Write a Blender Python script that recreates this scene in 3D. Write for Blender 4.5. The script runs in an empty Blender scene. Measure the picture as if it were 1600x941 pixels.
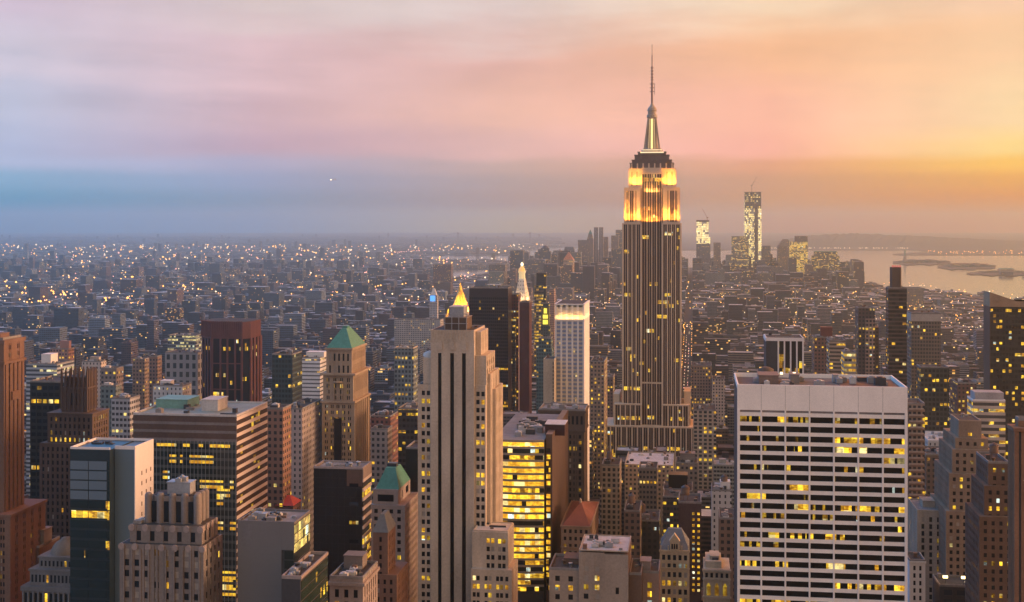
import bpy, math, random
import numpy as np
R = math.radians
random.seed(11)
SC = bpy.context.scene
COL = SC.collection

# ------------------------------------------------------------------ camera, sky, sun, exposure
F, CX, HY, EYE = 2007.0, 800.0, 345.0, 279.0        # focal length and horizon row of the photograph, eye height (m)
GA = R(8.0)                                          # the avenues run 8 degrees right of the view
CA, SA = math.cos(GA), math.sin(GA)
cam_d = bpy.data.cameras.new('camera')
cam = bpy.data.objects.new('camera', cam_d); COL.objects.link(cam)
cam.location = (0, 0, EYE); cam.rotation_euler = (R(90), 0, 0)
cam_d.sensor_fit = 'HORIZONTAL'; cam_d.sensor_width = 36; cam_d.lens = 36 * F / 1600
cam_d.shift_y = -(470.5 - HY) / 1600
cam_d.clip_start = 5; cam_d.clip_end = 150000
SC.camera = cam

SUN_AZ, SUN_EL = 90.0, 10.0                           # degrees right of the view, above the horizon
sd = bpy.data.lights.new('sun', 'SUN'); sd.energy = 4.2; sd.angle = R(14); sd.color = (1.0, 0.58, 0.34)
so = bpy.data.objects.new('sun', sd); COL.objects.link(so)
so.rotation_euler = (R(90 - SUN_EL), 0, R(180 - SUN_AZ)); so.location = (3000, 0, 900)
SC.view_settings.view_transform = 'Standard'; SC.view_settings.look = 'None'
SC.view_settings.exposure = 0.0; SC.view_settings.gamma = 1.0
SC.cycles.use_denoising = True
SC.cycles.max_bounces = 10; SC.cycles.diffuse_bounces = 2; SC.cycles.glossy_bounces = 3
SC.cycles.volume_bounces = 4; SC.cycles.transparent_max_bounces = 8
SC.cycles.sample_clamp_indirect = 4.0

def s2l(c):
    return tuple((x / 255 / 12.92) if x <= 10 else ((x / 255 + .055) / 1.055) ** 2.4 for x in c)

class NT:
    """small helper to write node trees"""
    def __init__(s, tree): s.t = tree; tree.nodes.clear()
    def n(s, typ, **kw):
        nd = s.t.nodes.new(typ)
        for k, v in kw.items(): setattr(nd, k, v)
        return nd
    def l(s, a, b): s.t.links.new(a, b)
    def put(s, sock, v):
        if isinstance(v, bpy.types.NodeSocket): s.l(v, sock)
        else: sock.default_value = v
    def m(s, op, a, b=0.0, c=0.0, clamp=False):
        nd = s.n('ShaderNodeMath', operation=op, use_clamp=clamp)
        for i, v in enumerate((a, b, c)): s.put(nd.inputs[i], v)
        return nd.outputs[0]
    def mix(s, f, a, b, blend='MIX'):
        nd = s.n('ShaderNodeMix', data_type='RGBA', blend_type=blend)
        s.put(nd.inputs[0], f); s.put(nd.inputs[6], a); s.put(nd.inputs[7], b)
        return nd.outputs[2]
    def smooth(s, x, a, b):
        nd = s.n('ShaderNodeMapRange', interpolation_type='SMOOTHSTEP')
        s.put(nd.inputs[0], x); nd.inputs[1].default_value = a; nd.inputs[2].default_value = b
        return nd.outputs[0]

def c4(c, a=1.0): return (c[0], c[1], c[2], a)

#SKYROWS_BEGIN
SKYROWS = [   # elevation in degrees, colour of the dusk sky at five azimuths
    (-0.14, [(0.000, 0.286, 0.377), (0.000, 0.434, 1.047), (1.285, 0.886, 0.013), (0.902, 0.000, 0.000), (1.337, 0.133, 0.000)]),
    (0.71, [(0.000, 0.308, 0.479), (0.163, 0.290, 0.444), (0.436, 0.255, 0.214), (0.706, 0.278, 0.094), (0.907, 0.241, 0.000)]),
    (1.71, [(0.251, 0.467, 0.670), (0.333, 0.382, 0.587), (0.478, 0.335, 0.320), (0.711, 0.325, 0.175), (0.986, 0.421, 0.050)]),
    (2.48, [(0.526, 0.570, 0.789), (0.480, 0.434, 0.607), (0.630, 0.402, 0.355), (0.875, 0.368, 0.200), (1.184, 0.652, 0.089)]),
    (3.14, [(0.495, 0.524, 0.725), (0.634, 0.400, 0.493), (0.896, 0.508, 0.460), (1.119, 0.490, 0.375), (1.192, 0.843, 0.289)]),
    (4.98, [(0.556, 0.547, 0.684), (0.694, 0.439, 0.480), (0.967, 0.527, 0.405), (1.080, 0.518, 0.372), (1.046, 0.746, 0.418)]),
    (7.24, [(0.678, 0.583, 0.670), (0.830, 0.544, 0.565), (0.812, 0.442, 0.366), (1.043, 0.547, 0.300), (1.009, 0.635, 0.369)]),
    (9.48, [(0.679, 0.520, 0.614), (0.766, 0.593, 0.564), (0.804, 0.651, 0.609), (1.034, 0.757, 0.513), (0.933, 0.605, 0.403)]),
]
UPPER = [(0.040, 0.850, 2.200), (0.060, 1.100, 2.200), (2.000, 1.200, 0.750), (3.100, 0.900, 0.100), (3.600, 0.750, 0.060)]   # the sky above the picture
#SKYROWS_END
world = bpy.data.worlds.new('World'); SC.world = world; world.use_nodes = True
def build_world():
    w = NT(world.node_tree)
    tc = w.n('ShaderNodeTexCoord')
    sep = w.n('ShaderNodeSeparateXYZ'); w.l(tc.outputs['Generated'], sep.inputs[0])
    az = w.m('MULTIPLY', w.m('ARCTAN2', sep.outputs[0], sep.outputs[1]), 180 / math.pi)
    el = w.m('MULTIPLY', w.m('ARCSINE', sep.outputs[2]), 180 / math.pi)
    # long flat cloud streaks: noise over (azimuth, elevation) of the dome
    def noise(sx, sy, scale, detail, off, rough=.55):
        cb = w.n('ShaderNodeCombineXYZ')
        w.put(cb.inputs[0], w.m('MULTIPLY', az, sx)); w.put(cb.inputs[1], w.m('MULTIPLY', el, sy)); cb.inputs[2].default_value = off
        nz = w.n('ShaderNodeTexNoise'); nz.inputs['Scale'].default_value = scale; nz.inputs['Detail'].default_value = detail
        nz.inputs['Roughness'].default_value = rough
        w.l(cb.outputs[0], nz.inputs['Vector']); return nz.outputs[0]
    n1 = noise(.045, .22, 1.0, 5, 3.1); n2 = noise(.09, .75, 1.0, 6, 9.7); n3 = noise(.16, .22, 1.0, 5, 21.3)
    tilt = w.m('MULTIPLY', w.m('SINE', w.m('MULTIPLY', az, .0698)), -.55)
    ele = w.m('ADD', el, w.m('MULTIPLY', w.smooth(el, .3, 6.5), w.m('ADD', w.m('MULTIPLY', w.m('SUBTRACT', n1, .5), 4.2), w.m('MULTIPLY', w.m('SUBTRACT', n2, .5), 2.4))))
    azs = [-180, -90, -21.25, -11.3, 0, 11.55, 21.25, 50, 90, 180]
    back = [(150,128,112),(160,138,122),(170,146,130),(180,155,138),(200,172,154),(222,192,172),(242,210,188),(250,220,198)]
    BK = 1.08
    rows = []
    for k, (e, c) in enumerate(SKYROWS):
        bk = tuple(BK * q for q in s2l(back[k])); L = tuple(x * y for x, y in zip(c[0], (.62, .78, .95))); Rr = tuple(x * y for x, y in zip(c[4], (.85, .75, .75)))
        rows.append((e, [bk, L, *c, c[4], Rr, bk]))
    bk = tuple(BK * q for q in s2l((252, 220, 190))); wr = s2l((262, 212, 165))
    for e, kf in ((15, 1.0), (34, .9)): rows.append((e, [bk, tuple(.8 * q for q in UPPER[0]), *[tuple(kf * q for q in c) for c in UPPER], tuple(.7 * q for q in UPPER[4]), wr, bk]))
    rows.append((80, [s2l(q) for q in [(160,150,148),(150,150,166),(152,150,164),(156,150,162),(160,150,156),(162,150,150),(164,152,148),(166,154,148),(168,156,150),(160,150,148)]]))
    prev = None; pe = None
    fac = w.m('DIVIDE', w.m('ADD', az, 180.0), 360.0)
    for e, cols in rows:
        cr = w.n('ShaderNodeValToRGB'); cr.color_ramp.interpolation = 'EASE' if False else 'LINEAR'
        els = cr.color_ramp.elements
        while len(els) > 1: els.remove(els[-1])
        els[0].position = 0; els[0].color = c4(cols[0])
        for a, c in zip(azs[1:], cols[1:]):
            x = els.new((a + 180) / 360); x.color = c4(c)
        w.l(fac, cr.inputs[0])
        prev = cr.outputs[0] if prev is None else w.mix(w.smooth(ele, pe, e), prev, cr.outputs[0])
        pe = e
    # brightness variation of the cloud deck
    streak = w.m('ADD', w.m('MULTIPLY', w.m('SUBTRACT', n2, .5), .36), w.m('MULTIPLY', w.m('SUBTRACT', n3, .5), .34))
    amp = w.smooth(el, 0.0, 4.0)
    gain = w.m('ADD', 1.0, w.m('MULTIPLY', streak, amp))
    vm = w.n('ShaderNodeVectorMath', operation='SCALE'); w.l(prev, vm.inputs[0]); w.l(gain, vm.inputs[3])
    sky = w.n('ShaderNodeTexSky', sky_type='NISHITA', sun_disc=False)
    sky.sun_elevation = R(SUN_EL); sky.sun_rotation = R(SUN_AZ); sky.altitude = 280; sky.dust_density = 2.0
    b1 = w.n('ShaderNodeBackground'); w.l(sky.outputs[0], b1.inputs[0]); b1.inputs[1].default_value = 0.012
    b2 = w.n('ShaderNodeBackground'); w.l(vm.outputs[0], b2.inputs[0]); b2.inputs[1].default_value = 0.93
    ad = w.n('ShaderNodeAddShader'); w.l(b1.outputs[0], ad.inputs[0]); w.l(b2.outputs[0], ad.inputs[1])
    out = w.n('ShaderNodeOutputWorld'); w.l(ad.outputs[0], out.inputs[0])
build_world()

# ------------------------------------------------------------------ geometry of the view: photograph pixel <-> city grid
def gk(px):
    t = (px - CX) / F
    return (t * CA - SA) / (CA + t * SA)
def U(px, v): return v * gk(px)                       # street coordinate of the point seen at px, v metres down the avenues
def W2(u, v): return (u * CA + v * SA, -u * SA + v * CA)
def YD(u, v): return -u * SA + v * CA
def curve(d): return -d * d / (2 * 7.4e6)             # the earth's curvature
def PX(u, v):
    x, y = W2(u, v); return CX + F * x / max(y, 1)
def PY(z, y): return HY + F * (EYE - z) / y
GROUND = 6.0
HAZE = 7.2e-5

# ------------------------------------------------------------------ materials
MATS = {}
def newmat(name):
    m = bpy.data.materials.new(name); m.use_nodes = True
    return m, NT(m.node_tree)
def principled(w, base, rough=.7, metal=0.0, spec=.4):
    p = w.n('ShaderNodeBsdfPrincipled')
    w.put(p.inputs['Base Color'], base if isinstance(base, bpy.types.NodeSocket) else c4(base))
    w.put(p.inputs['Roughness'], rough); p.inputs['Metallic'].default_value = metal
    p.inputs['Specular IOR Level'].default_value = spec
    return p
def outmat(w, sh):
    o = w.n('ShaderNodeOutputMaterial'); w.l(sh, o.inputs[0])

def stone(name, col, rough=.8, var=.36, metal=0.0, scale=.12, spec=.3):
    if name in MATS: return MATS[name]
    m, w = newmat(name)
    g = w.n('ShaderNodeNewGeometry')
    mp = w.n('ShaderNodeMapping'); mp.inputs['Scale'].default_value = (1, 1, .35); w.l(g.outputs['Position'], mp.inputs[0])
    a = w.n('ShaderNodeTexNoise'); a.inputs['Scale'].default_value = scale; a.inputs['Detail'].default_value = 5
    b = w.n('ShaderNodeTexNoise'); b.inputs['Scale'].default_value = 1.1; b.inputs['Detail'].default_value = 4
    w.l(mp.outputs[0], a.inputs['Vector']); w.l(g.outputs['Position'], b.inputs['Vector'])
    f = w.m('ADD', w.m('MULTIPLY', w.m('SUBTRACT', a.outputs[0], .5), var * 2.2), w.m('MULTIPLY', w.m('SUBTRACT', b.outputs[0], .5), var * 1.6))
    vm = w.n('ShaderNodeVectorMath', operation='SCALE'); vm.inputs[0].default_value = col; w.l(w.m('ADD', 1.0, f), vm.inputs[3])
    p = principled(w, vm.outputs[0], rough, metal, spec)
    outmat(w, p.outputs[0]); MATS[name] = m; return m

def wpos(w):
    """world position along the facades (both street directions) and height"""
    g = w.n('ShaderNodeNewGeometry')
    d = w.n('ShaderNodeVectorMath', operation='DOT_PRODUCT'); w.l(g.outputs['Position'], d.inputs[0])
    d.inputs[1].default_value = (CA + SA, CA - SA, 0)
    s = w.n('ShaderNodeSeparateXYZ'); w.l(g.outputs['Position'], s.inputs[0])
    return d.outputs['Value'], s.outputs[2], g
def rnd(w, x, y, z=0.0):
    cb = w.n('ShaderNodeCombineXYZ'); w.put(cb.inputs[0], x); w.put(cb.inputs[1], y); w.put(cb.inputs[2], z)
    n = w.n('ShaderNodeTexWhiteNoise', noise_dimensions='3D'); w.l(cb.outputs[0], n.inputs[0]); return n.outputs['Value']

LITA, LITB = (1.0, .40, .015), (1.0, .66, .045)
def lit_colour(w, x, z, g, strength, cool=0.0, even=False):
    """light of an occupied room: brighter ceiling strips, darker furniture and blinds"""
    mp = w.n('ShaderNodeMapping'); mp.inputs['Scale'].default_value = (.55, .55, 1.1); w.l(g.outputs['Position'], mp.inputs[0])
    nz = w.n('ShaderNodeTexNoise'); nz.inputs['Scale'].default_value = 1.0; nz.inputs['Detail'].default_value = 3
    w.l(mp.outputs[0], nz.inputs['Vector'])
    r = rnd(w, w.m('FLOOR', w.m('DIVIDE', x, 2.3)), w.m('FLOOR', w.m('DIVIDE', z, 3.7)), 5.0)
    t = w.smooth(w.m('ADD', w.m('MULTIPLY', nz.outputs[0], .8), w.m('MULTIPLY', r, .35)), .3, .85)
    r2 = rnd(w, w.m('FLOOR', w.m('DIVIDE', x, 3.1)), w.m('FLOOR', w.m('DIVIDE', z, 3.7)), 15.0)
    col = w.mix(t, c4(LITA), c4(LITB))
    col = w.mix(w.smooth(r2, .84, .88), col, (1.0, .78, .30, 1)); col = w.mix(w.smooth(r2, .965, .975), col, (.75, .90, .80, 1))
    if cool: col = w.mix(cool, col, (.95, 1.0, .55, 1))
    dimr = w.m('ADD', .30, w.m('MULTIPLY', w.m('POWER', rnd(w, w.m('FLOOR', w.m('DIVIDE', x, 3.1)), w.m('FLOOR', w.m('DIVIDE', z, 3.7)), 25.0), .7), 1.0))
    st = w.m('MULTIPLY', w.m('MULTIPLY', w.m('ADD', .30, w.m('MULTIPLY', t, 1.2)), strength), dimr)
    if even: st = w.m('MULTIPLY', w.m('ADD', .55, w.m('MULTIPLY', t, .7)), strength)
    return col, st

def pane(name, base=(.010, .011, .014), rough=.12, lit=None, strength=1.0, cell=2.6, floor=3.8, p=.05, prow=.12, pin=.75, seed=0.0, zoff=0.0, cool=0.0, spec=.25, fixed=None, even=False):
    """window glass; where rooms behind it are occupied they shine (whole rows now and then)"""
    if name in MATS: return MATS[name]
    m, w = newmat(name)
    x, z, g = wpos(w)
    pr = principled(w, base, rough, 0.0, spec)
    if lit is None:
        outmat(w, pr.outputs[0]); MATS[name] = m; return m
    col, st = lit_colour(w, x, z, g, strength, cool, even)
    if fixed is None:
        cx = w.m('FLOOR', w.m('DIVIDE', x, cell)); cz = w.m('FLOOR', w.m('DIVIDE', w.m('ADD', z, zoff), floor))
        sh = w.m('MULTIPLY', rnd(w, cz, 1.7, seed), 40.0)
        r1 = rnd(w, cx, cz, seed); r2 = rnd(w, w.m('FLOOR', w.m('DIVIDE', w.m('ADD', x, sh), cell * 5)), cz, seed + 9.3)
        rr = rnd(w, cz, 4.4, seed + 2.0)                       # some floors are busier than others
        pr2 = w.m('MULTIPLY', prow, w.m('MULTIPLY', w.m('POWER', rr, 6.0), 6.5))
        th = w.m('ADD', p, w.m('MULTIPLY', w.m('LESS_THAN', r2, pr2), pin))
        on = w.m('LESS_THAN', r1, th)
    else: on = fixed
    em = w.m('MULTIPLY', st, on)
    w.put(pr.inputs['Emission Color'], col); w.put(pr.inputs['Emission Strength'], em)
    outmat(w, pr.outputs[0]); MATS[name] = m; return m

def facade(name, wall, glass=(.02, .025, .03), bay=3.2, floor=3.6, fw=.5, fh=.5, p=.08, prow=.05, strength=1.0, seed=0.0, rough=.75, grough=.15, spec=.5, cool=0.0, ribs=None):
    """wall whose windows are too small in the picture to be meshes (uv in metres)"""
    if name in MATS: return MATS[name]
    m, w = newmat(name)
    uv = w.n('ShaderNodeUVMap'); s = w.n('ShaderNodeSeparateXYZ'); w.l(uv.outputs[0], s.inputs[0])
    gu = w.m('DIVIDE', s.outputs[0], bay); gv = w.m('DIVIDE', s.outputs[1], floor)
    fu, fv = w.m('FRACT', gu), w.m('FRACT', gv); iu, iv = w.m('FLOOR', gu), w.m('FLOOR', gv)
    a = w.m('LESS_THAN', w.m('ABSOLUTE', w.m('SUBTRACT', fu, .5)), fw / 2)
    b = w.m('LESS_THAN', w.m('ABSOLUTE', w.m('SUBTRACT', fv, .5)), fh / 2)
    g = w.n('ShaderNodeNewGeometry'); sn = w.n('ShaderNodeSeparateXYZ'); w.l(g.outputs['Normal'], sn.inputs[0])
    up = w.m('LESS_THAN', w.m('ABSOLUTE', sn.outputs[2]), .5)
    mask = w.m('MULTIPLY', w.m('MULTIPLY', a, b), up)
    nz = w.n('ShaderNodeTexNoise'); nz.inputs['Scale'].default_value = .09; nz.inputs['Detail'].default_value = 6
    mp = w.n('ShaderNodeMapping'); mp.inputs['Scale'].default_value = (1, 1, .4); w.l(g.outputs['Position'], mp.inputs[0]); w.l(mp.outputs[0], nz.inputs['Vector'])
    vm = w.n('ShaderNodeVectorMath', operation='SCALE'); vm.inputs[0].default_value = wall
    w.l(w.m('ADD', .62, w.m('MULTIPLY', nz.outputs[0], .76)), vm.inputs[3])
    gr = rnd(w, iu, iv, seed + 3.3)
    gl = w.mix(w.m('MULTIPLY', gr, .35), c4(glass), c4((.12, .11, .10)))
    base = w.mix(mask, vm.outputs[0], gl)
    pr = principled(w, base, w.m('ADD', rough, w.m('MULTIPLY', mask, grough - rough)), 0, spec)
    r1 = rnd(w, iu, iv, seed); r2 = rnd(w, w.m('FLOOR', w.m('DIVIDE', gu, 5)), iv, seed + 7.7)
    on = w.m('MULTIPLY', w.m('LESS_THAN', r1, w.m('ADD', p, w.m('MULTIPLY', w.m('LESS_THAN', r2, prow), .7))), mask)
    x, z, g2 = wpos(w)
    col, st = lit_colour(w, x, z, g2, strength, cool)
    w.put(pr.inputs['Emission Color'], col); w.put(pr.inputs['Emission Strength'], w.m('MULTIPLY', st, on))
    outmat(w, pr.outputs[0]); MATS[name] = m; return m

def city_material():
    """small far buildings: colour, seed and share of lit rooms come with the mesh"""
    m, w = newmat('city_blocks')
    uv = w.n('ShaderNodeUVMap'); s = w.n('ShaderNodeSeparateXYZ'); w.l(uv.outputs[0], s.inputs[0])
    at = w.n('ShaderNodeAttribute', attribute_name='tone'); ap = w.n('ShaderNodeAttribute', attribute_name='habit')
    hs = w.n('ShaderNodeSeparateXYZ'); w.l(ap.outputs['Vector'], hs.inputs[0])   # x lit share, y seed, z window share
    bay = w.m('ADD', 2.5, w.m('MULTIPLY', hs.outputs[1], 1.6)); flr = w.m('ADD', 3.2, w.m('MULTIPLY', hs.outputs[1], .6))
    gu = w.m('DIVIDE', s.outputs[0], bay); gv = w.m('DIVIDE', s.outputs[1], flr)
    fu, fv = w.m('FRACT', gu), w.m('FRACT', gv); iu, iv = w.m('FLOOR', gu), w.m('FLOOR', gv)
    a = w.m('LESS_THAN', w.m('ABSOLUTE', w.m('SUBTRACT', fu, .5)), w.m('MULTIPLY', hs.outputs[2], .5))
    b = w.m('LESS_THAN', w.m('ABSOLUTE', w.m('SUBTRACT', fv, .5)), .27)
    g = w.n('ShaderNodeNewGeometry'); sn = w.n('ShaderNodeSeparateXYZ'); w.l(g.outputs['Normal'], sn.inputs[0])
    vert = w.m('LESS_THAN', w.m('ABSOLUTE', sn.outputs[2]), .5)
    mask = w.m('MULTIPLY', w.m('MULTIPLY', a, b), vert)
    nz = w.n('ShaderNodeTexNoise'); nz.inputs['Scale'].default_value = .16; nz.inputs['Detail'].default_value = 5
    w.l(g.outputs['Position'], nz.inputs['Vector'])
    vm = w.n('ShaderNodeVectorMath', operation='SCALE'); w.l(at.outputs['Vector'], vm.inputs[0])
    w.l(w.m('ADD', .55, w.m('MULTIPLY', nz.outputs[0], .9)), vm.inputs[3])
    gr = rnd(w, iu, iv, w.m('MULTIPLY', hs.outputs[1], 51.0))
    gl = w.mix(w.m('MULTIPLY', gr, .5), (.018, .02, .025, 1), (.10, .09, .085, 1))
    pr = principled(w, w.mix(mask, vm.outputs[0], gl), w.m('SUBTRACT', .8, w.m('MULTIPLY', mask, .6)), 0, .4)
    r1 = rnd(w, iu, iv, w.m('MULTIPLY', hs.outputs[1], 97.0))
    on = w.m('MULTIPLY', w.m('LESS_THAN', r1, hs.outputs[0]), mask)
    col = w.mix(gr, c4((1, .36, .03)), c4((1, .68, .20)))
    w.put(pr.inputs['Emission Color'], col); w.put(pr.inputs['Emission Strength'], w.m('MULTIPLY', on, w.m('ADD', .6, w.m('MULTIPLY', gr, 1.2))))
    outmat(w, pr.outputs[0]); return m
CITY = city_material()

def glow(name, col, strength):
    if name in MATS: return MATS[name]
    m, w = newmat(name)
    p = principled(w, (.3, .28, .24), .5); p.inputs['Emission Color'].default_value = c4(col); p.inputs['Emission Strength'].default_value = strength
    outmat(w, p.outputs[0]); MATS[name] = m; return m

TAR = stone('roof_tar', (.055, .052, .05), .95, .5, scale=.25)
GRAVEL = stone('roof_gravel', (.22, .20, .185), .95, .4, scale=.25)
PALEROOF = stone('roof_pale', (.50, .46, .43), .9, .3, scale=.3)
STEEL = stone('roof_steel', (.30, .30, .31), .5, .35, metal=.3)
DARKSTEEL = stone('dark_steel', (.05, .05, .055), .5, .3)
TANKWOOD = stone('tank_wood', (.17, .10, .065), .9, .4)
COPPER = stone('copper_green', (.07, .215, .165), .65, .3, scale=.5)
G_DARK = pane('glass_dark'); G_BLUE = pane('glass_slate', (.035, .045, .06), .1)
G_BLIND = stone('window_blind', (.30, .26, .22), .7, .3)
G_LIT = pane('glass_lit', lit=1, fixed=1.0, strength=1.0)
G_DIM = pane('glass_dim', lit=1, fixed=1.0, strength=.28)

# ------------------------------------------------------------------ mesh building
class MB:
    def __init__(s): s.v = []; s.f = []; s.mi = []; s.sm = []
    def quad(s, pts, mi=0, smooth=False):
        k = len(s.v); s.v.extend(pts); s.f.append(tuple(range(k, k + len(pts)))); s.mi.append(mi); s.sm.append(smooth)
    def box(s, x0, x1, y0, y1, z0, z1, mi=0, bottom=False):
        k = len(s.v)
        s.v.extend([(x0, y0, z0), (x1, y0, z0), (x1, y1, z0), (x0, y1, z0), (x0, y0, z1), (x1, y0, z1), (x1, y1, z1), (x0, y1, z1)])
        fs = [(0, 1, 5, 4), (1, 2, 6, 5), (2, 3, 7, 6), (3, 0, 4, 7), (4, 5, 6, 7), (3, 2, 1, 0)]
        for q in fs: s.f.append(tuple(k + i for i in q)); s.mi.append(mi); s.sm.append(False)
    def prism(s, poly, z0, z1, mi=0, top=None):
        """poly: counter-clockwise outline; top: other outline at z1 (frustum)"""
        n = len(poly); k = len(s.v); tp = top or poly
        s.v.extend([(x, y, z0) for x, y in poly]); s.v.extend([(x, y, z1) for x, y in tp])
        for i in range(n):
            j = (i + 1) % n
            s.f.append((k + i, k + j, k + n + j, k + n + i)); s.mi.append(mi); s.sm.append(False)
        s.f.append(tuple(k + n + i for i in range(n))); s.mi.append(mi); s.sm.append(False)
        s.f.append(tuple(k + n - 1 - i for i in range(n))); s.mi.append(mi); s.sm.append(False)
    def frustum(s, x0, x1, y0, y1, z0, z1, kx, ky, mi=0):
        cx, cy = (x0 + x1) / 2, (y0 + y1) / 2; a, b = (x1 - x0) / 2 * kx, (y1 - y0) / 2 * ky
        s.prism([(x0, y0), (x1, y0), (x1, y1), (x0, y1)], z0, z1, mi, [(cx - a, cy - b), (cx + a, cy - b), (cx + a, cy + b), (cx - a, cy + b)])
    def lathe(s, cx, cy, prof, n=16, mi=0, smooth=True):
        k = len(s.v)
        for r, z in prof:
            for i in range(n):
                a = 2 * math.pi * i / n; s.v.append((cx + r * math.cos(a), cy + r * math.sin(a), z))
        for j in range(len(prof) - 1):
            for i in range(n):
                q = (i + 1) % n
                s.f.append((k + j * n + i, k + j * n + q, k + (j + 1) * n + q, k + (j + 1) * n + i)); s.mi.append(mi); s.sm.append(smooth)
        s.f.append(tuple(k + (len(prof) - 1) * n + i for i in range(n))); s.mi.append(mi); s.sm.append(False)
    def bar(s, p, q, r, mi=0, n=4):
        p, q = np.array(p, float), np.array(q, float); d = q - p; L = np.linalg.norm(d); d /= L
        a = np.cross(d, (0, 0, 1.0) if abs(d[2]) < .9 else (1.0, 0, 0)); a /= np.linalg.norm(a); b = np.cross(d, a)
        k = len(s.v)
        for c in (p, q):
            for i in range(n):
                t = 2 * math.pi * (i + .5) / n; s.v.append(tuple(c + r * (math.cos(t) * a + math.sin(t) * b)))
        for i in range(n):
            j = (i + 1) % n; s.f.append((k + i, k + j, k + n + j, k + n + i)); s.mi.append(mi); s.sm.append(False)
        s.f.append(tuple(k + n - 1 - i for i in range(n))); s.f.append(tuple(k + n + i for i in range(n))); s.mi += [mi, mi]; s.sm += [False, False]
    def mesh(s, name, mats):
        me = bpy.data.meshes.new(name); me.from_pydata(s.v, [], s.f)
        for m in mats: me.materials.append(m)
        me.polygons.foreach_set('material_index', s.mi); me.polygons.foreach_set('use_smooth', s.sm)
        uvl = me.uv_layers.new(name='UVMap'); uv = np.zeros((len(me.loops), 2), np.float32)
        V = np.array(s.v, float); li = 0
        for f in s.f:
            p = V[list(f)]; n = np.cross(p[1] - p[0], p[2] - p[0])
            if len(f) > 3 and np.linalg.norm(n) < 1e-9: n = np.cross(p[2] - p[1], p[3] - p[1])
            L = np.linalg.norm(n); n = n / L if L > 0 else n
            if abs(n[2]) > .8: uv[li:li + len(f)] = p[:, :2]
            else:
                t = np.array((-n[1], n[0])); t /= max(np.linalg.norm(t), 1e-9)
                uv[li:li + len(f), 0] = p[:, :2] @ t; uv[li:li + len(f), 1] = p[:, 2]
            li += len(f)
        uvl.data.foreach_set('uv', uv.ravel()); me.update(); return me
    def build(s, name, mats, parent=None, **props):
        if not s.f: return None
        if not isinstance(mats, (list, tuple)): mats = [mats]
        o = bpy.data.objects.new(name, s.mesh(name, mats)); COL.objects.link(o)
        if parent is not None: o.parent = parent
        for k, v in props.items(): o[k] = v
        return o

def tag(o, label=None, cat=None, group=None, kind=None):
    if label: o['label'] = label
    if cat: o['category'] = cat
    if group: o['group'] = group
    if kind: o['kind'] = kind
    return o
FOOT = []       # footprints (u0, u1, v0, v1) of the named buildings, kept free of other buildings
OCC = []        # what the named buildings hide: (px0, px1, pytop, depth)
HEROES = []     # (px centre, px0, px1, pytop, depth, short phrase) for describing neighbours

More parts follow.
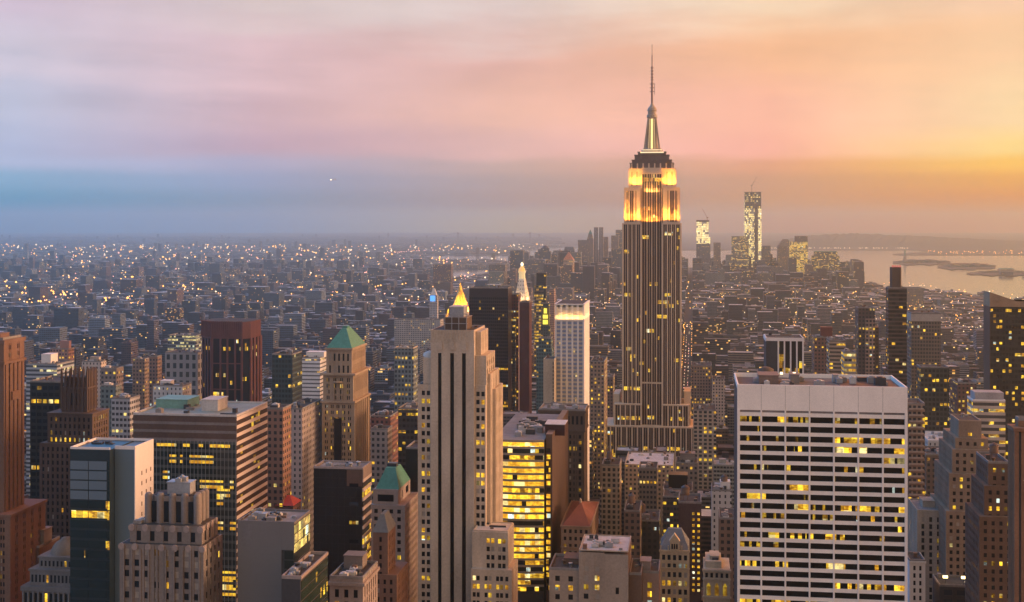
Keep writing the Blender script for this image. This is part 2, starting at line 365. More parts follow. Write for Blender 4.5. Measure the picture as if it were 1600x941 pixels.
class Site:
    """a building: Empty at the left front corner of its base, local x along the street, y down the avenue, z up"""
    def __init__(s, name, label, v, pl, pr, top=None, cat='building', group=None, phrase=None, depth=30.0, back=None, foot=True):
        s.v, s.pl, s.pr = v, pl, pr
        s.u0, s.u1 = U(pl, v), U(pr, v); s.W = s.u1 - s.u0
        s.Y = YD((s.u0 + s.u1) / 2, v); s.k = s.Y / F
        if back is not None:                                    # px of the far corner of the visible side
            s.D = v * gk(pr if pr < 1082 else pl) / gk(back) - v
        else: s.D = depth
        s.root = bpy.data.objects.new(name, None); COL.objects.link(s.root)
        s.root.empty_display_size = 5
        x, y = W2(s.u0, v); s.root.location = (x, y, GROUND); s.root.rotation_euler = (0, 0, -GA)
        tag(s.root, label, cat, group)
        s.budget = 100; s.extra = MB(); s.sharedm = {}
        s.zc = s.Z(1000)
        if foot: FOOT.append((s.u0 - 3, s.u1 + 3, v - 3, v + s.D + 3))
        if top is not None:
            OCC.append((pl, pr, top, s.Y))
            HEROES.append(((pl + pr) / 2, pl, pr, top, s.Y, phrase))
    def X(s, px): return (px - s.pl) * s.W / (s.pr - s.pl)
    def Z(s, py): return EYE - (py - HY) * s.k - GROUND          # local height seen at row py on the front face
    def Zat(s, py, y):                                             # the same for a plane y metres behind the front
        return EYE - (py - HY) * (s.Y + y * CA) / F - GROUND
    def part(s, name, mb, mats, **kw): return mb.build(name, mats, s.root, **kw)
    # -- one window, as a part while the allowance lasts, else in the remaining-windows mesh
    def window(s, cx, cy, z0, z1, w, side, mat, name='window'):
        if s.budget > 0:
            s.budget -= 1
            key = (round(w, 2), round(z1 - z0, 2), name)
            if key not in s.sharedm:
                b = MB(); b.box(-w / 2, w / 2, -.05, .05, 0, z1 - z0); s.sharedm[key] = b.mesh(name, [G_DARK])
            o = bpy.data.objects.new(name, s.sharedm[key]); COL.objects.link(o); o.parent = s.root
            o.location = (cx, cy, z0); o.rotation_euler = (0, 0, R(90) if side else 0)
            o.material_slots[0].link = 'OBJECT'; o.material_slots[0].material = mat
        else:
            if not hasattr(s, 'xm'): s.xm = []
            if mat not in s.xm: s.xm.append(mat)
            i = s.xm.index(mat)
            if side: s.extra.box(cx - .05, cx + .05, cy - w / 2, cy + w / 2, z0, z1, i)
            else: s.extra.box(cx - w / 2, cx + w / 2, cy - .05, cy + .05, z0, z1, i)
    def done(s):
        if s.extra.f: s.extra.build('window', s.xm, s.root, kind='stuff')
    # -- a block with recessed windows
    def tier(s, wall, x0, x1, y0, y1, z0, z1, front=None, right=None, left=None, d=.45, mi=0, core=None):
        core = mi if core is None else core
        wall.box(x0 + d, x1 - d, y0 + d, y1 - d, z0, z1 - .01, core)
        wall.box(x0, x1, y1 - d, y1, z0, z1, mi)
        for spec, sd in ((front, 0), (right, 1), (left, 2)):
            if spec is None:
                if sd == 0: wall.box(x0, x1, y0, y0 + d, z0, z1, mi)
                elif sd == 1: wall.box(x1 - d, x1, y0 + d, y1 - d, z0, z1, mi)
                else: wall.box(x0, x0 + d, y0 + d, y1 - d, z0, z1, mi)
                continue
            if sd == 0: a0, a1, L = x0, x1, x1 - x0
            else: a0, a1, L = y0 + d, y1 - d, y1 - y0 - 2 * d
            def slab(p0, p1, h0, h1, dd, mm):
                if p1 - p0 < .02 or h1 - h0 < .02: return
                if sd == 0: wall.box(p0, p1, y0 + d - dd, y0 + d, h0, h1, mm)
                elif sd == 1: wall.box(x1 - d, x1 - d + dd, p0, p1, h0, h1, mm)
                else: wall.box(x0 + d - dd, x0 + d, p0, p1, h0, h1, mm)
            g = dict(bay=3.4, ww=1.6, fl=3.7, wh=2.0, m=1.0, top=2.0, sd=d * .8, span=mi, lit=.07, rowlit=.05, pier=mi, mats=None, cols=None, name='window', blind=.12, zmin=s.zc)
            g.update(spec)
            zlo = max(z0, g['zmin'])
            if g['cols'] is None:
                n = max(1, int((L - 2 * g['m']) / g['bay'])); pit = (L - 2 * g['m']) / n
                cols = [(a0 + g['m'] + (i + .5) * pit - g['ww'] / 2, a0 + g['m'] + (i + .5) * pit + g['ww'] / 2) for i in range(n)]
                if g.get('pair'):
                    cols = [q for c in cols for q in ((c[0], (c[0] + c[1]) / 2 - g['pair']), ((c[0] + c[1]) / 2 + g['pair'], c[1]))]
            else: cols = g['cols']
            rows = []; z = z1 - g['top']
            while z - g['wh'] > zlo + .3:
                rows.append((z - g['wh'], z)); z -= g['fl']
            if not rows: slab(a0, a1, z0, z1, d, g['pier']); continue
            p = a0
            for c in cols:
                slab(p, c[0], z0, z1, d, g['pier']); p = c[1]
            slab(p, a1, z0, z1, d, g['pier'])
            for c in cols:
                h = z1
                for r in rows:
                    slab(c[0], c[1], r[1], h, g['sd'], g['span']); h = r[0]
                slab(c[0], c[1], z0, h, g['sd'], g['span'])
            for r in rows:
                hot = random.random() < g['rowlit'] or rows.index(r) in g.get('hot', ())
                for c in cols:
                    if g['mats']: mat = random.choice(g['mats'])
                    else:
                        q = random.random(); pl = .8 if hot else g['lit']
                        mat = G_LIT if q < pl else G_DIM if q < pl * 1.5 else G_BLIND if q > 1 - g['blind'] else G_DARK
                    cm = (c[0] + c[1]) / 2
                    if sd == 0: s.window(cm, y0 + d - .05, r[0], r[1], c[1] - c[0], 0, mat, g['name'])
                    elif sd == 1: s.window(x1 - d + .05, cm, r[0], r[1], c[1] - c[0], 1, mat, g['name'])
                    else: s.window(x0 + d - .05, cm, r[0], r[1], c[1] - c[0], 1, mat, g['name'])
    def roof(s, x0, x1, y0, y1, z, mat=None, par=1.1, pm=None, t=.5):
        b = MB(); b.box(x0 + t, x1 - t, y0 + t, y1 - t, z, z + .12); s.part('roof', b, mat or TAR)
        if par:
            b = MB(); b.box(x0, x1, y0, y0 + t, z, z + par); b.box(x0, x1, y1 - t, y1, z, z + par)
            b.box(x0, x0 + t, y0 + t, y1 - t, z, z + par); b.box(x1 - t, x1, y0 + t, y1 - t, z, z + par)
            s.part('parapet', b, pm or GRAVEL)
            rg = random.Random(int(s.pl * 7 + z)); area = (x1 - x0) * (y1 - y0)
            for q in range(int(min(5, area / 90)) if s.Y < 1600 else 0):        # hatches, ducts and vents
                b = MB(); px_, py_ = rg.uniform(x0 + 1, x1 - 3), rg.uniform(y0 + 1, y1 - 3); k = rg.random()
                if k < .4: b.box(px_, px_ + rg.uniform(3, 8) if px_ + 9 < x1 else px_ + 1.5, py_, py_ + .7, z + .12, z + .9)
                elif k < .7: b.lathe(px_, py_, [(.7, z + .12), (.7, z + 1.5), (1.0, z + 1.6), (1.0, z + 2.0)], 8)
                else: b.box(px_, px_ + 1.8, py_, py_ + 2.2, z + .12, z + 2.2)
                s.part('roof_vent', b, rg.choice([STEEL, GRAVEL, DARKSTEEL, TANKWOOD]))
    def penthouse(s, x0, x1, y0, y1, z0, z1, mat, name='penthouse', cap=None):
        b = MB(); b.box(x0, x1, y0, y1, z0, z1); b.box(x0 - .25, x1 + .25, y0 - .25, y1 + .25, z1, z1 + .35, 1)
        s.part(name, b, [mat, cap or mat])
    def tank(s, x, y, z, r=2.0, h=4.2, mat=None):
        b = MB()
        for i in range(4):
            a = math.pi / 4 + i * math.pi / 2
            b.bar((x + r * .75 * math.cos(a), y + r * .75 * math.sin(a), z), (x + r * .75 * math.cos(a), y + r * .75 * math.sin(a), z + 3.0), .18)
        b.lathe(x, y, [(r, z + 3.0), (r, z + 3.0 + h)], 12); b.lathe(x, y, [(r * 1.08, z + 3.0 + h), (.15, z + 4.4 + h)], 12, 1)
        s.part('water_tank', b, [mat or TANKWOOD, DARKSTEEL])
    def units(s, x0, x1, y0, y1, z, n=6, mat=None, seed=1, big=1.0):
        rg = random.Random(seed)
        for i in range(n):
            b = MB(); w, d, h = rg.uniform(1.5, 4.5) * big, rg.uniform(1.5, 3.5) * big, rg.uniform(1, 2.6) * big
            x = rg.uniform(x0, max(x0 + .1, x1 - w)); y = rg.uniform(y0, max(y0 + .1, y1 - d))
            b.box(x, x + w, y, y + d, z, z + h)
            if rg.random() < .6: b.lathe(x + w / 2, y + d / 2, [(min(w, d) * .35, z + h), (min(w, d) * .35, z + h + .4)], 10)
            s.part('cooling_unit', b, mat or random.choice([STEEL, GRAVEL, DARKSTEEL, PALEROOF]))
    def lamp(s, x, y, z, w, h, energy, col=(1, .58, .16), rot=(R(180), 0, 0), spread=150):
        """a floodlight of the building: fixture mesh and its light"""
        ld = bpy.data.lights.new('floodlight', 'AREA'); ld.shape = 'RECTANGLE'; ld.size = w; ld.size_y = h; ld.energy = energy; ld.color = col
        ld.spread = R(spread)
        o = bpy.data.objects.new('floodlight_beam', ld); COL.objects.link(o); o.parent = s.root; o.location = (x, y, z); o.rotation_euler = rot
# ------------------------------------------------------------------ stone colours
BRICK = stone('brown_brick', (.175, .10, .068)); BRICKD = stone('dark_brick', (.14, .085, .06)); TANSTONE = stone('tan_stone', (.34, .25, .175))
LIME = stone('limestone', (.46, .37, .285)); TRAV = stone('travertine', (.86, .76, .67), var=.12); GREYST = stone('grey_cladding', (.15, .14, .138), var=.08)
WARMGREY = stone('warm_grey_stone', (.20, .165, .145)); PINKST = stone('pinkish_stone', (.29, .23, .205)); CREAM = stone('cream_stone', (.40, .32, .24))
BLACK = stone('black_cladding', (.018, .016, .016), .35, .3); REDGRAN = stone('red_granite', (.13, .05, .042)); BROWNMET = stone('brown_metal', (.10, .06, .045), .5)
WHITEP = stone('white_panel', (.72, .66, .62), var=.08); CHARC = stone('charcoal', (.05, .048, .05), .6); TEAL = stone('teal_panel', (.07, .13, .14), .5)
REDTILE = stone('red_tile', (.17, .06, .045)); SLATE = stone('slate_roof', (.14, .145, .15)); DKBROWN = stone('dark_brown_stone', (.105, .07, .052))
RIB_L = pane('band_glass', (.02, .03, .032), lit=1, cell=3.2, floor=3.74, p=.07, prow=.45, pin=.75, strength=1.0, seed=2, even=True)
SP_DARK = stone('dark_spandrel', (.045, .04, .04), .5)

# ================================================================== far left: brown brick tower
s = Site('brick_office_tower', 'tall orange brown brick tower cut by the left edge of the photo', 560, -120, 6, 533, phrase='the orange brick edge tower', back=38)
w = MB(); z1, z2, z3 = s.Z(533), s.Z(560), s.Z(800)
wx = s.W + 5.5
spec = dict(bay=4.4, ww=2.2, pair=.25, fl=3.6, wh=2.0, m=1.6, top=2.2, lit=.03, rowlit=0, sd=.3)
s.tier(w, 0, s.W, 0, s.D, z3, z1, front=spec, right=dict(spec, bay=6.2, m=1.2))
w.box(-1, s.W + .7, -.7, s.D + .7, z1 - 10.5, z1 - 9.3); w.box(-1, s.W + .5, -.5, s.D + .5, z1 - 1.2, z1 + .6)
for i in range(5): w.box(s.W, s.W + .55, 1 + i * s.D / 5, 1.9 + i * s.D / 5, z3, z1 - 11)
w.box(s.W + .02, s.W + 1.3, s.D * .3, s.D * .7, z1 - 28, z1 - 24)
s.tier(w, 0, wx, -4, s.D + 10, 0, z3, right=dict(spec, bay=6.2), front=spec)
w.box(-1, wx + .7, -4.7, s.D + 10.7, z3 - .8, z3 + .5)
s.part('wall', w, [BRICK]); s.roof(1, s.W - 1, 1, s.D - 1, z1 + .6); s.penthouse(s.W - 12, s.W - 4, 4, 12, z1, z1 + 3, BRICK); s.done()

# dark slab behind the crown
s = Site('black_office_slab', 'plain black slab with a few lit rows behind the spiked brown crown', 690, 47, 103, 598, phrase='the black slab', depth=25)
w = MB()
s.tier(w, 0, s.W, 0, s.D, 0, s.Z(598), front=dict(bay=3.2, ww=2.7, fl=3.8, wh=2.2, m=.3, lit=.015, rowlit=.02, blind=0, pier=0, hot=(2, 12)), d=.25)
s.part('wall', w, [BLACK]); s.roof(0, s.W, 0, s.D, s.Z(598)); s.done()

# spiked crown tower
s = Site('gothic_crown_tower', 'dark brown tower whose crown is ringed by upright stone fins', 650, 96, 136, 576, phrase='the spiked brown crown', back=150)
w = MB(); zc, zm, zl = s.Z(606), s.Z(645), s.Z(668)
sp = dict(bay=2.6, ww=1.1, fl=3.6, wh=2.2, m=.8, lit=.03, rowlit=0, sd=.35, blind=.03)
s.tier(w, 0, s.W, 0, s.D, zm, zc, front=dict(sp, wh=6.5, fl=8, top=3), right=dict(sp, wh=6.5, fl=8, top=3), d=.6)
w.box(-.4, s.W + .4, -.4, s.D + .4, zc - .6, zc + .3); w.box(1, s.W - 1, 1, s.D - 1, zc, s.Z(590))
lx = s.X(80); rx = s.W + 5
s.tier(w, lx, rx, -4, s.D + 5, s.Z(760), zm, front=dict(sp, hot=(3, 4)), right=dict(sp, rowlit=.1))
s.tier(w, lx - 3, rx + 3, -7, s.D + 8, 0, s.Z(690), front=sp, right=sp)
w.box(lx - .3, rx + .3, -4.3, s.D + 5.3, zm - .5, zm + .4)
s.part('wall', w, [DKBROWN])
for i in range(7):
    for yy in (-.5, s.D - .2):
        b = MB(); x = -.3 + i * (s.W - .2) / 6; b.box(x, x + .9, yy, yy + .9, zc - 12, s.Z(582)); b.frustum(x, x + .9, yy, yy + .9, s.Z(582), s.Z(576), .4, .4); s.part('buttress_fin', b, DKBROWN)
for i in range(1, 6):
    b = MB(); y = -.3 + i * (s.D) / 6; b.box(s.W - .4, s.W + .5, y, y + .9, zc - 12, s.Z(582)); b.frustum(s.W - .4, s.W + .5, y, y + .9, s.Z(582), s.Z(576), .4, .4); s.part('buttress_fin', b, DKBROWN)
s.roof(1, s.W - 1, 1, s.D - 1, s.Z(590), par=0); s.done()

# glass front with white blank side
s = Site('glass_front_block', 'dark blue glass block with a blank pale side wall dotted by small windows', 500, 108, 203, 703, phrase='the blue glass block', back=240)
w = MB(); zt = s.Z(703); xa = s.X(171)
w.box(.3, xa, .3, s.D, 0, zt - .02, 0); w.box(xa + .02, s.W - .4, 5, s.D, 0, zt - .5, 1)
w.box(s.W - .38, s.W, 5, s.D, 0, zt, 2)
s.part('wall', w, [stone('blue_black', (.02, .032, .04), .4), stone('blue_grey_metal', (.11, .155, .19), .5, .06), WHITEP])
blu = pane('pale_blue_panel', (.13, .17, .21), .25); drk = pane('deep_glass', (.016, .028, .032), .08, lit=1, cell=3.0, floor=4.1, p=.03, prow=.10, pin=.35, strength=1.0, seed=4)
z = zt - 4.8; i = 0
while z > s.zc:
    for x0, x1 in ((.5, xa * .47), (xa * .49, xa - 1.2)):
        b = MB(); b.box(x0, x1, .0, .3, z - (3.5 if i < 4 else 2.9), z); s.part('window', b, blu if i < 4 else drk)
    b = MB(); b.box(xa - .9, xa - .1, .0, .3, z - 3.5, z); s.part('window', b, drk)
    z -= 4.1; i += 1
for r in range(6):
    for c in range(3):
        b = MB(); y = 5 + (s.D - 5) * (.33 + .24 * c); zz = zt - 10.5 - r * 4.3
        b.box(s.W - .1, s.W + .04, y, y + .9, zz - 1.7, zz); s.part('vent_window', b, DKBROWN)
b = MB(); b.box(1, xa - .5, 1, s.D - 1, zt - 1.5, zt - 1.35); b.box(xa - .5, s.W - 1, 6, s.D - 1, zt - 1.5, zt - 1.35); s.part('roof', b, TAR)
b = MB(); b.box(.3, .8, .3, s.D, zt, zt + .9); b.box(.8, xa, .3, .8, zt, zt + .9); b.box(xa, s.W, 5, 5.5, zt - .5, zt + .9); b.box(s.W - .5, s.W, 5.5, s.D, zt, zt + .9); b.box(.8, s.W - .5, s.D - .5, s.D, zt, zt + .9)
s.part('parapet', b, WHITEP); s.units(2, s.W - 8, 6, s.D - 4, zt - 1.4, 5, DARKSTEEL, 3); s.done()

# tan octagonal crown, bottom left
s = Site('scalloped_crown_tower', 'tan stepped tower with scalloped pinkish crown in the lower left', 420, 187, 318, 757, phrase='the scalloped tan crown', back=336)
w = MB(); D = max(s.D, 18)
def chamf(x0, x1, y0, y1, c): return [(x0 + c, y0), (x1 - c, y0), (x1, y0 + c), (x1, y1 - c), (x1 - c, y1), (x0 + c, y1), (x0, y1 - c), (x0, y0 + c)]
cx0, cx1, cy0, cy1 = s.X(221), s.X(298), 5, D - 3
zc, z2, z3, z4 = s.Z(778), s.Z(824), s.Z(852), 0
sp = dict(bay=3.3, ww=1.7, fl=3.7, wh=2.2, m=.8, lit=.05, rowlit=0, sd=.25, blind=.35)
s.tier(w, 0, s.W, 0, D, 0, z3, front=dict(sp, top=1.6), right=dict(sp, top=1.6))
s.tier(w, s.X(199), s.X(312), 2, D - 1, z3 - 1, z2, front=dict(sp, bay=4.2, wh=3.4, fl=6), right=dict(sp, bay=3.6, wh=3.4, fl=6))
w.prism(chamf(cx0 + .6, cx1 - .6, cy0 + .6, cy1, 2.2), z2 - 1, zc - .6)
s.part('wall', w, [WARMGREY])

n = 4
def single_lathe(nm, mat, x, y, prof):
    q = MB(); q.lathe(x, y, prof, 8); s.part(nm, q, [mat])
for i in range(n + 1): single_lathe('crown_pier', WARMGREY, cx0 + i * (cx1 - cx0) / n, cy0 + 1.0, [(1.35, z2 - 1), (1.35, zc - .5), (.9, zc + .4)])
for i in range(1, 4): single_lathe('crown_pier', WARMGREY, cx1 - .6, cy0 + i * (cy1 - cy0) / 3, [(1.35, z2 - 1), (1.35, zc - .5), (.9, zc + .4)])
def plate(x, y, z, side):
    """octagonal pinkish panel at the head of a pier"""
    q = MB(); oc = [(math.cos(math.pi / 8 + i * math.pi / 4), math.sin(math.pi / 8 + i * math.pi / 4)) for i in range(8)]
    P = [((x + .25, y + c * 1.15, z + d * 1.25) if side else (x + c * 1.15, y - .25, z + d * 1.25)) for c, d in oc]
    Q = [((x - .2, p[1], p[2]) if side else (p[0], y + .2, p[2])) for p in P]
    q.quad(P if not side else P); q.quad(Q[::-1])
    for i in range(8): q.quad([P[i], Q[i], Q[(i + 1) % 8], P[(i + 1) % 8]])
    s.part('pier_panel', q, [PINKST])
for xa, xb, yy, zz, m in ((s.X(199), s.X(312), 2, z2, 5), (0, s.W, 0, z3, 6)):
    for i in range(m + 1): plate(xa + .6 + i * (xb - xa - 1.2) / m, yy, zz - .9, False)
    for i in range(4): plate(xb, yy + 1 + i * (D - yy - 2) / 3.4, zz - .9, True)
    b = MB(); b.box(xa + .5, xb - .5, yy + .6, D - 1.2, zz + .02, zz + .12); s.part('roof', b, TAR)
for i in range(n):
    x = cx0 + (i + .5) * (cx1 - cx0) / n
    s.window(x, cy0 + .55, z2 + .5, zc - 2.4, 1.7, 0, G_DARK, 'crown_window')
pr_ = MB()
for i in range(10):
    x = (i + .5) * s.W / 10; pr_.box(x - .3, x + .3, -.35, .05, max(0, s.Z(960)), z3 - 1.5)
s.part('pier', pr_, [WARMGREY])
b = MB(); b.prism(chamf(cx0 + 1, cx1 - 1, cy0 + 1, cy1 - .5, 2), zc - .6, zc - .4); s.part('roof', b, TAR)
s.penthouse(s.X(247), s.X(283), cy0 + 3, cy1 - 2, zc - .5, s.Z(762), STEEL); s.units(s.X(250), s.X(275), cy0 + 3, cy1 - 3, s.Z(761), 3, STEEL, 5, .7)
s.units(s.X(201), s.X(219), 3, D - 3, z2, 3, None, 6, .7); s.done()

# large banded glass office
s = Site('banded_glass_office', 'wide office block of dark glass bands with striped white side wall', 560, 208, 370, 650, phrase='the wide banded glass office', back=418)
w = MB(); zt = s.Z(650); D = s.D
w.box(.4, s.W - .4, .4, D - .4, 0, zt - .05, 0)
fl = 3.74; z = zt - .2; i = 0
frm = MB(); side = MB()
while z > s.zc:
    if i < 3: frm.box(0, s.W - .05, 0, .39, z - 2.5, z, 1); frm.box(0, s.W - .05, .1, .39, z - fl, z - 2.5, 2)
    else: frm.box(0, s.W - .05, 0, .39, z - 1.25, z, 0)
    side.box(s.W - .39, s.W, 0, D, z - 1.55, z)
    if i >= 3:
        for c in range(3):
            xa, xb = .3 + c * (s.W - .6) / 3, .3 + (c + 1) * (s.W - .6) / 3
            b = MB(); b.box(xa, xb - .1, .16, .3, z - fl, z - 1.25); s.part('window_band', b, RIB_L)
    b = MB(); b.box(s.W - .3, s.W - .2, .2, D - .2, z - fl, z - 1.55); s.part('side_window_band', b, pane('brown_band', (.07, .045, .03), .2, lit=1, cell=3, floor=fl, p=.03, prow=.06, strength=.5, seed=8))
    z -= fl; i += 1
for k in range(28): frm.box(.4 + k * (s.W - .9) / 27, .4 + k * (s.W - .9) / 27 + .18, -.1, .0, s.zc, zt - 3 * fl, 3)
s.part('wall', w, [CHARC]); s.part('spandrel', frm, [stone('green_grey_spandrel', (.075, .085, .08), .35), BROWNMET, stone('pale_stripe', (.20, .17, .16)), STEEL]); s.part('side_spandrel', side, [stone('warm_white_spandrel', (.60, .50, .44), var=.1)])
s.roof(0, s.W, 0, D, zt, stone('grey_green_roof', (.23, .28, .26), .9, .4), 1.0, PALEROOF)
s.penthouse(s.X(296), s.X(322), D * .35, D * .65, zt, zt + 5.2, PALEROOF); s.penthouse(s.X(214), s.X(265), D * .5, D * .85, zt, zt + 4, stone('green_screen', (.16, .30, .25), .6), 'roof_screen'); s.units(s.X(228), s.X(290), 5, D - 8, zt, 10, None, 12); s.done()

# dark red chamfered tower
s = Site('red_granite_tower', 'dark red tower with black window strips and chamfered corner', 1240, 308, 388, 503, phrase='the dark red tower', depth=46)
w = MB(); zt = s.Z(503); c = s.X(330); D = 46
poly = [(0, c * .8), (c, 0), (s.X(379), 0), (s.W, 7), (s.W, D - 8), (s.W - 8, D), (8, D), (0, D - 8)]
ins = [(.8, c * .8 + .4), (c + .3, .8), (s.X(379) - .3, .8), (s.W - .8, 7.4), (s.W - .8, D - 8), (s.W - 8, D - .8), (8, D - .8), (.8, D - 8)]
w.prism(ins, 0, zt - 16, 1); w.prism(poly, zt - 17, zt, 0)
gl = pane('tower_strip', (.012, .012, .014), .15, lit=1, cell=2.4, floor=3.8, p=.015, prow=.10, pin=.4, strength=.9, seed=21)
for x in (c, s.X(343), s.X(354), s.X(366), s.X(376)): w.box(x, x + 1.9, -.15, 1.2, 0, zt - 16.5)
for t in (0.02, .3, .58, .86): x = c * t; y = c * .8 * (1 - t); w.prism([(x, y - .1), (x + 1.6, y - 1.4), (x + 2.2, y - .2), (x + .6, y + 1.1)], 0, zt - 16.5)
for y in (7, 17, 27, 36): w.box(s.W - 1.2, s.W + .1, y, y + 5.5, 0, zt - 16.5)
for k in range(15):
    x = c + k * (s.X(377) - c) / 14; w.box(x, x + .7, -.6, .1, zt - 15, zt + .8)
for k in range(7):
    t = k / 7; x = c * t; y = c * .8 * (1 - t); w.box(x - .3, x + .5, y - .9, y + .2, zt - 15, zt + .8)
for k in range(1, 5): w.box(c, s.X(377), -.1, .9, zt - 16.5 - k * 26, zt - 15.5 - k * 26)
s.part('wall', w, [REDGRAN, gl]); b = MB(); b.prism(ins, zt, zt + .15); s.part('roof', b, TAR); s.done()

# domed building
s = Site('domed_office', 'grey building with small stone dome and colonnade at the bottom left', 540, 30, 118, 848, phrase='the small grey dome', depth=24)
w = MB(); mx = s.X(85)
z1, z2, z3 = s.Z(873), s.Z(892), s.Z(917)
w.box(s.X(56), s.X(118), 3, 20, z2 - 1, z1); w.box(s.X(45), s.X(118), 1, 22, z3 - 1, z2); w.box(s.X(35), s.X(118), 0, 23, 0, z3 - 2.2)
w.box(s.X(54), s.X(118), 2.6, 20.4, z1 - .5, z1 + .2); w.box(s.X(43), s.X(118), .6, 22.4, z2 - .5, z2 + .3); w.box(s.X(33), s.X(118), -.6, 23, z3 - 2.2, z3)
s.part('wall', w, [stone('blue_grey_stone', (.15, .145, .145))])
b = MB(); r = s.X(107) - mx; b.lathe(mx, 11, [(r, z1), (r * .97, z1 + 1.5), (r * .86, z1 + 3.4), (r * .66, z1 + 5), (r * .36, z1 + 6.1), (r * .3, z1 + 6.9), (.2, z1 + 7.3)], 20); s.part('dome', b, stone('dome_lead', (.17, .14, .115)))
for i in range(11):
    x = s.X(37) + i * (s.X(116) - s.X(37)) / 10; b = MB(); b.lathe(x, -.3, [(.55, s.zc), (.5, z3 - 2.3)], 8); s.part('column', b, [stone('blue_grey_stone', (.15, .145, .145))])
for i in range(9): s.window(s.X(60) + i * 1.9, 2.98, z1 - 4.2, z1 - 1.8, .9, 0, G_LIT if i == 6 else G_DARK)
for i in range(11): s.window(s.X(49) + i * 1.8, .98, z2 - 5.5, z2 - 2.2, .9, 0, G_LIT if i == 4 else G_DARK)
for i in range(10): s.window(s.X(37) + (i + .5) * (s.X(116) - s.X(37)) / 10, -.03, z3 - 7.5, z3 - 3, 1.3, 0, G_LIT if i in (4,) else G_DARK)
s.done()

s = Site('dark_brick_block', 'dark low block with one lit row beside the small stone dome', 580, 26, 62, 856, phrase='the dark block by the dome', depth=20)
w = MB(); s.tier(w, 0, s.W, 0, 20, 0, s.Z(856), front=dict(bay=2.6, ww=1.6, rowlit=.25, lit=.1)); s.part('wall', w, [BRICKD]); s.roof(0, s.W, 0, 20, s.Z(856)); s.penthouse(s.X(52), s.X(62), 4, 12, s.Z(856), s.Z(832), WARMGREY); s.done()

# grey blank slab
s = Site('blank_grey_slab', 'blank grey concrete slab with a lit yellow glass corner', 430, 371, 460, 818, phrase='the blank grey slab', back=485)
w = MB(); zt = s.Z(818); xa = s.X(440)
w.box(0, xa, 0, s.D, 0, zt, 0); w.box(xa + .02, s.W - .3, .3, s.D, 0, zt - .02, 1)
w.box(xa + .02, s.W - .1, -.02, .28, zt - 9, zt, 0); w.box(s.X(378), s.X(394), -.04, 0.0, zt - 8, zt - .3, 2)
for k in range(1, 12): w.box(0, xa, -.03, 0, zt - k * 3.6, zt - k * 3.6 + .08, 2)
s.part('wall', w, [GREYST, CHARC, stone('darker_panel', (.15, .14, .14))])
cg = pane('corner_glass', (.02, .03, .03), .1, lit=1, cell=2.2, floor=3.2, p=.85, prow=.9, strength=1.0, seed=31, cool=.25); dg = pane('dim_corner_glass', (.02, .025, .022), .1, lit=1, cell=2.0, floor=3.3, p=.07, prow=.12, pin=.3, strength=.8, seed=32)
for k in range(16):
    z = zt - .6 - k * 3.3
    b = MB(); b.box(s.W - .28, s.W - .1, .4, s.D - .2, z - 2.8, z); s.part('side_window', b, cg if k < 3 else dg)
    b = MB(); b.box(xa + 1, s.W - .4, .1, .27, z - 2.8 - 8.8, z - 8.8); s.part('window', b, dg)
s.roof(0, s.W, 0, s.D, zt, GRAVEL, .8, GREYST); s.units(2, s.W - 4, 2, s.D - 3, zt, 14, None, 7, .8); s.done()

s = Site('dark_glass_annex', 'low dark green glass block with pale sloping roof edge, lower centre left', 405, 440, 471, 905, phrase='the dark green glass block', back=513)
w = MB(); zt = s.Z(905); w.box(0, s.W - .3, 0, s.D, 0, zt, 0); s.part('wall', w, [CHARC])
for k in range(8):
    z = zt - .8 - k * 3.4
    for j in range(3):
        b = MB(); b.box(s.W - .28, s.W - .1, .4 + j * (s.D - .6) / 3, .2 + (j + 1) * (s.D - .6) / 3, z - 2.9, z); s.part('side_window', b, pane('green_glass', (.02, .035, .028), .1, lit=1, cell=1.8, floor=3.4, p=.05, prow=.1, pin=.3, strength=1, seed=33))
s.roof(0, s.W, 0, s.D, zt, TAR, 1.1, PINKST); s.units(1, s.W - 3, 1, s.D - 3, zt, 8, None, 8, .8); s.done()

# black block with striped side
s = Site('black_glass_block', 'black windowless looking block with white striped right side', 520, 490, 567, 733, phrase='the black striped block', back=580)
w = MB(); zt = s.Z(733); w.box(0, s.W - .3, 0, s.D, 0, zt, 0); w.box(s.X(542), s.W - .2, -.06, -.01, zt - 7, zt - .2, 1)
for k in range(1, 14): w.box(0, s.W - .3, -.04, 0, zt - k * 3.9, zt - k * 3.9 + .12, 2)
for k in range(1, 9): w.box(s.X(490 + k * 9.6), s.X(490 + k * 9.6) + .08, -.05, 0, 0, zt, 2)
s.part('wall', w, [BLACK, BROWNMET, stone('black_seam', (.035, .03, .03), .3)])
for k in range(15):
    z = zt - 4 - k * 3.9
    b = MB(); b.box(s.W - .28, s.W - .12, .3, s.D - .3, z - 3.9, z - 1.3); s.part('side_window', b, pane('side_strip', (.03, .025, .02), .12, lit=1, cell=4, floor=3.9, p=.1, prow=.35, strength=1.0, seed=41))
    b = MB(); b.box(s.W - .3, s.W + .25, 0, s.D, z - 1.3, z); s.part('side_spandrel', b, [stone('warm_white_spandrel', (.60, .50, .44))])
    if k % 2 == 0:
        b = MB(); b.box(s.X(546), s.X(560), -.08, .01, z - 3.2, z - 1.8); s.part('window', b, G_LIT if k == 4 else G_BLUE if k == 2 else G_DARK)
b = MB(); b.box(s.W - .3, s.W + .2, 0, s.D, zt - 4, zt); s.part('side_spandrel', b, [PINKST])
s.roof(0, s.W, 0, s.D, zt, GRAVEL, .9, PINKST); s.units(2, s.W - 4, 2, s.D - 2, zt, 7, None, 9, .7); s.done()

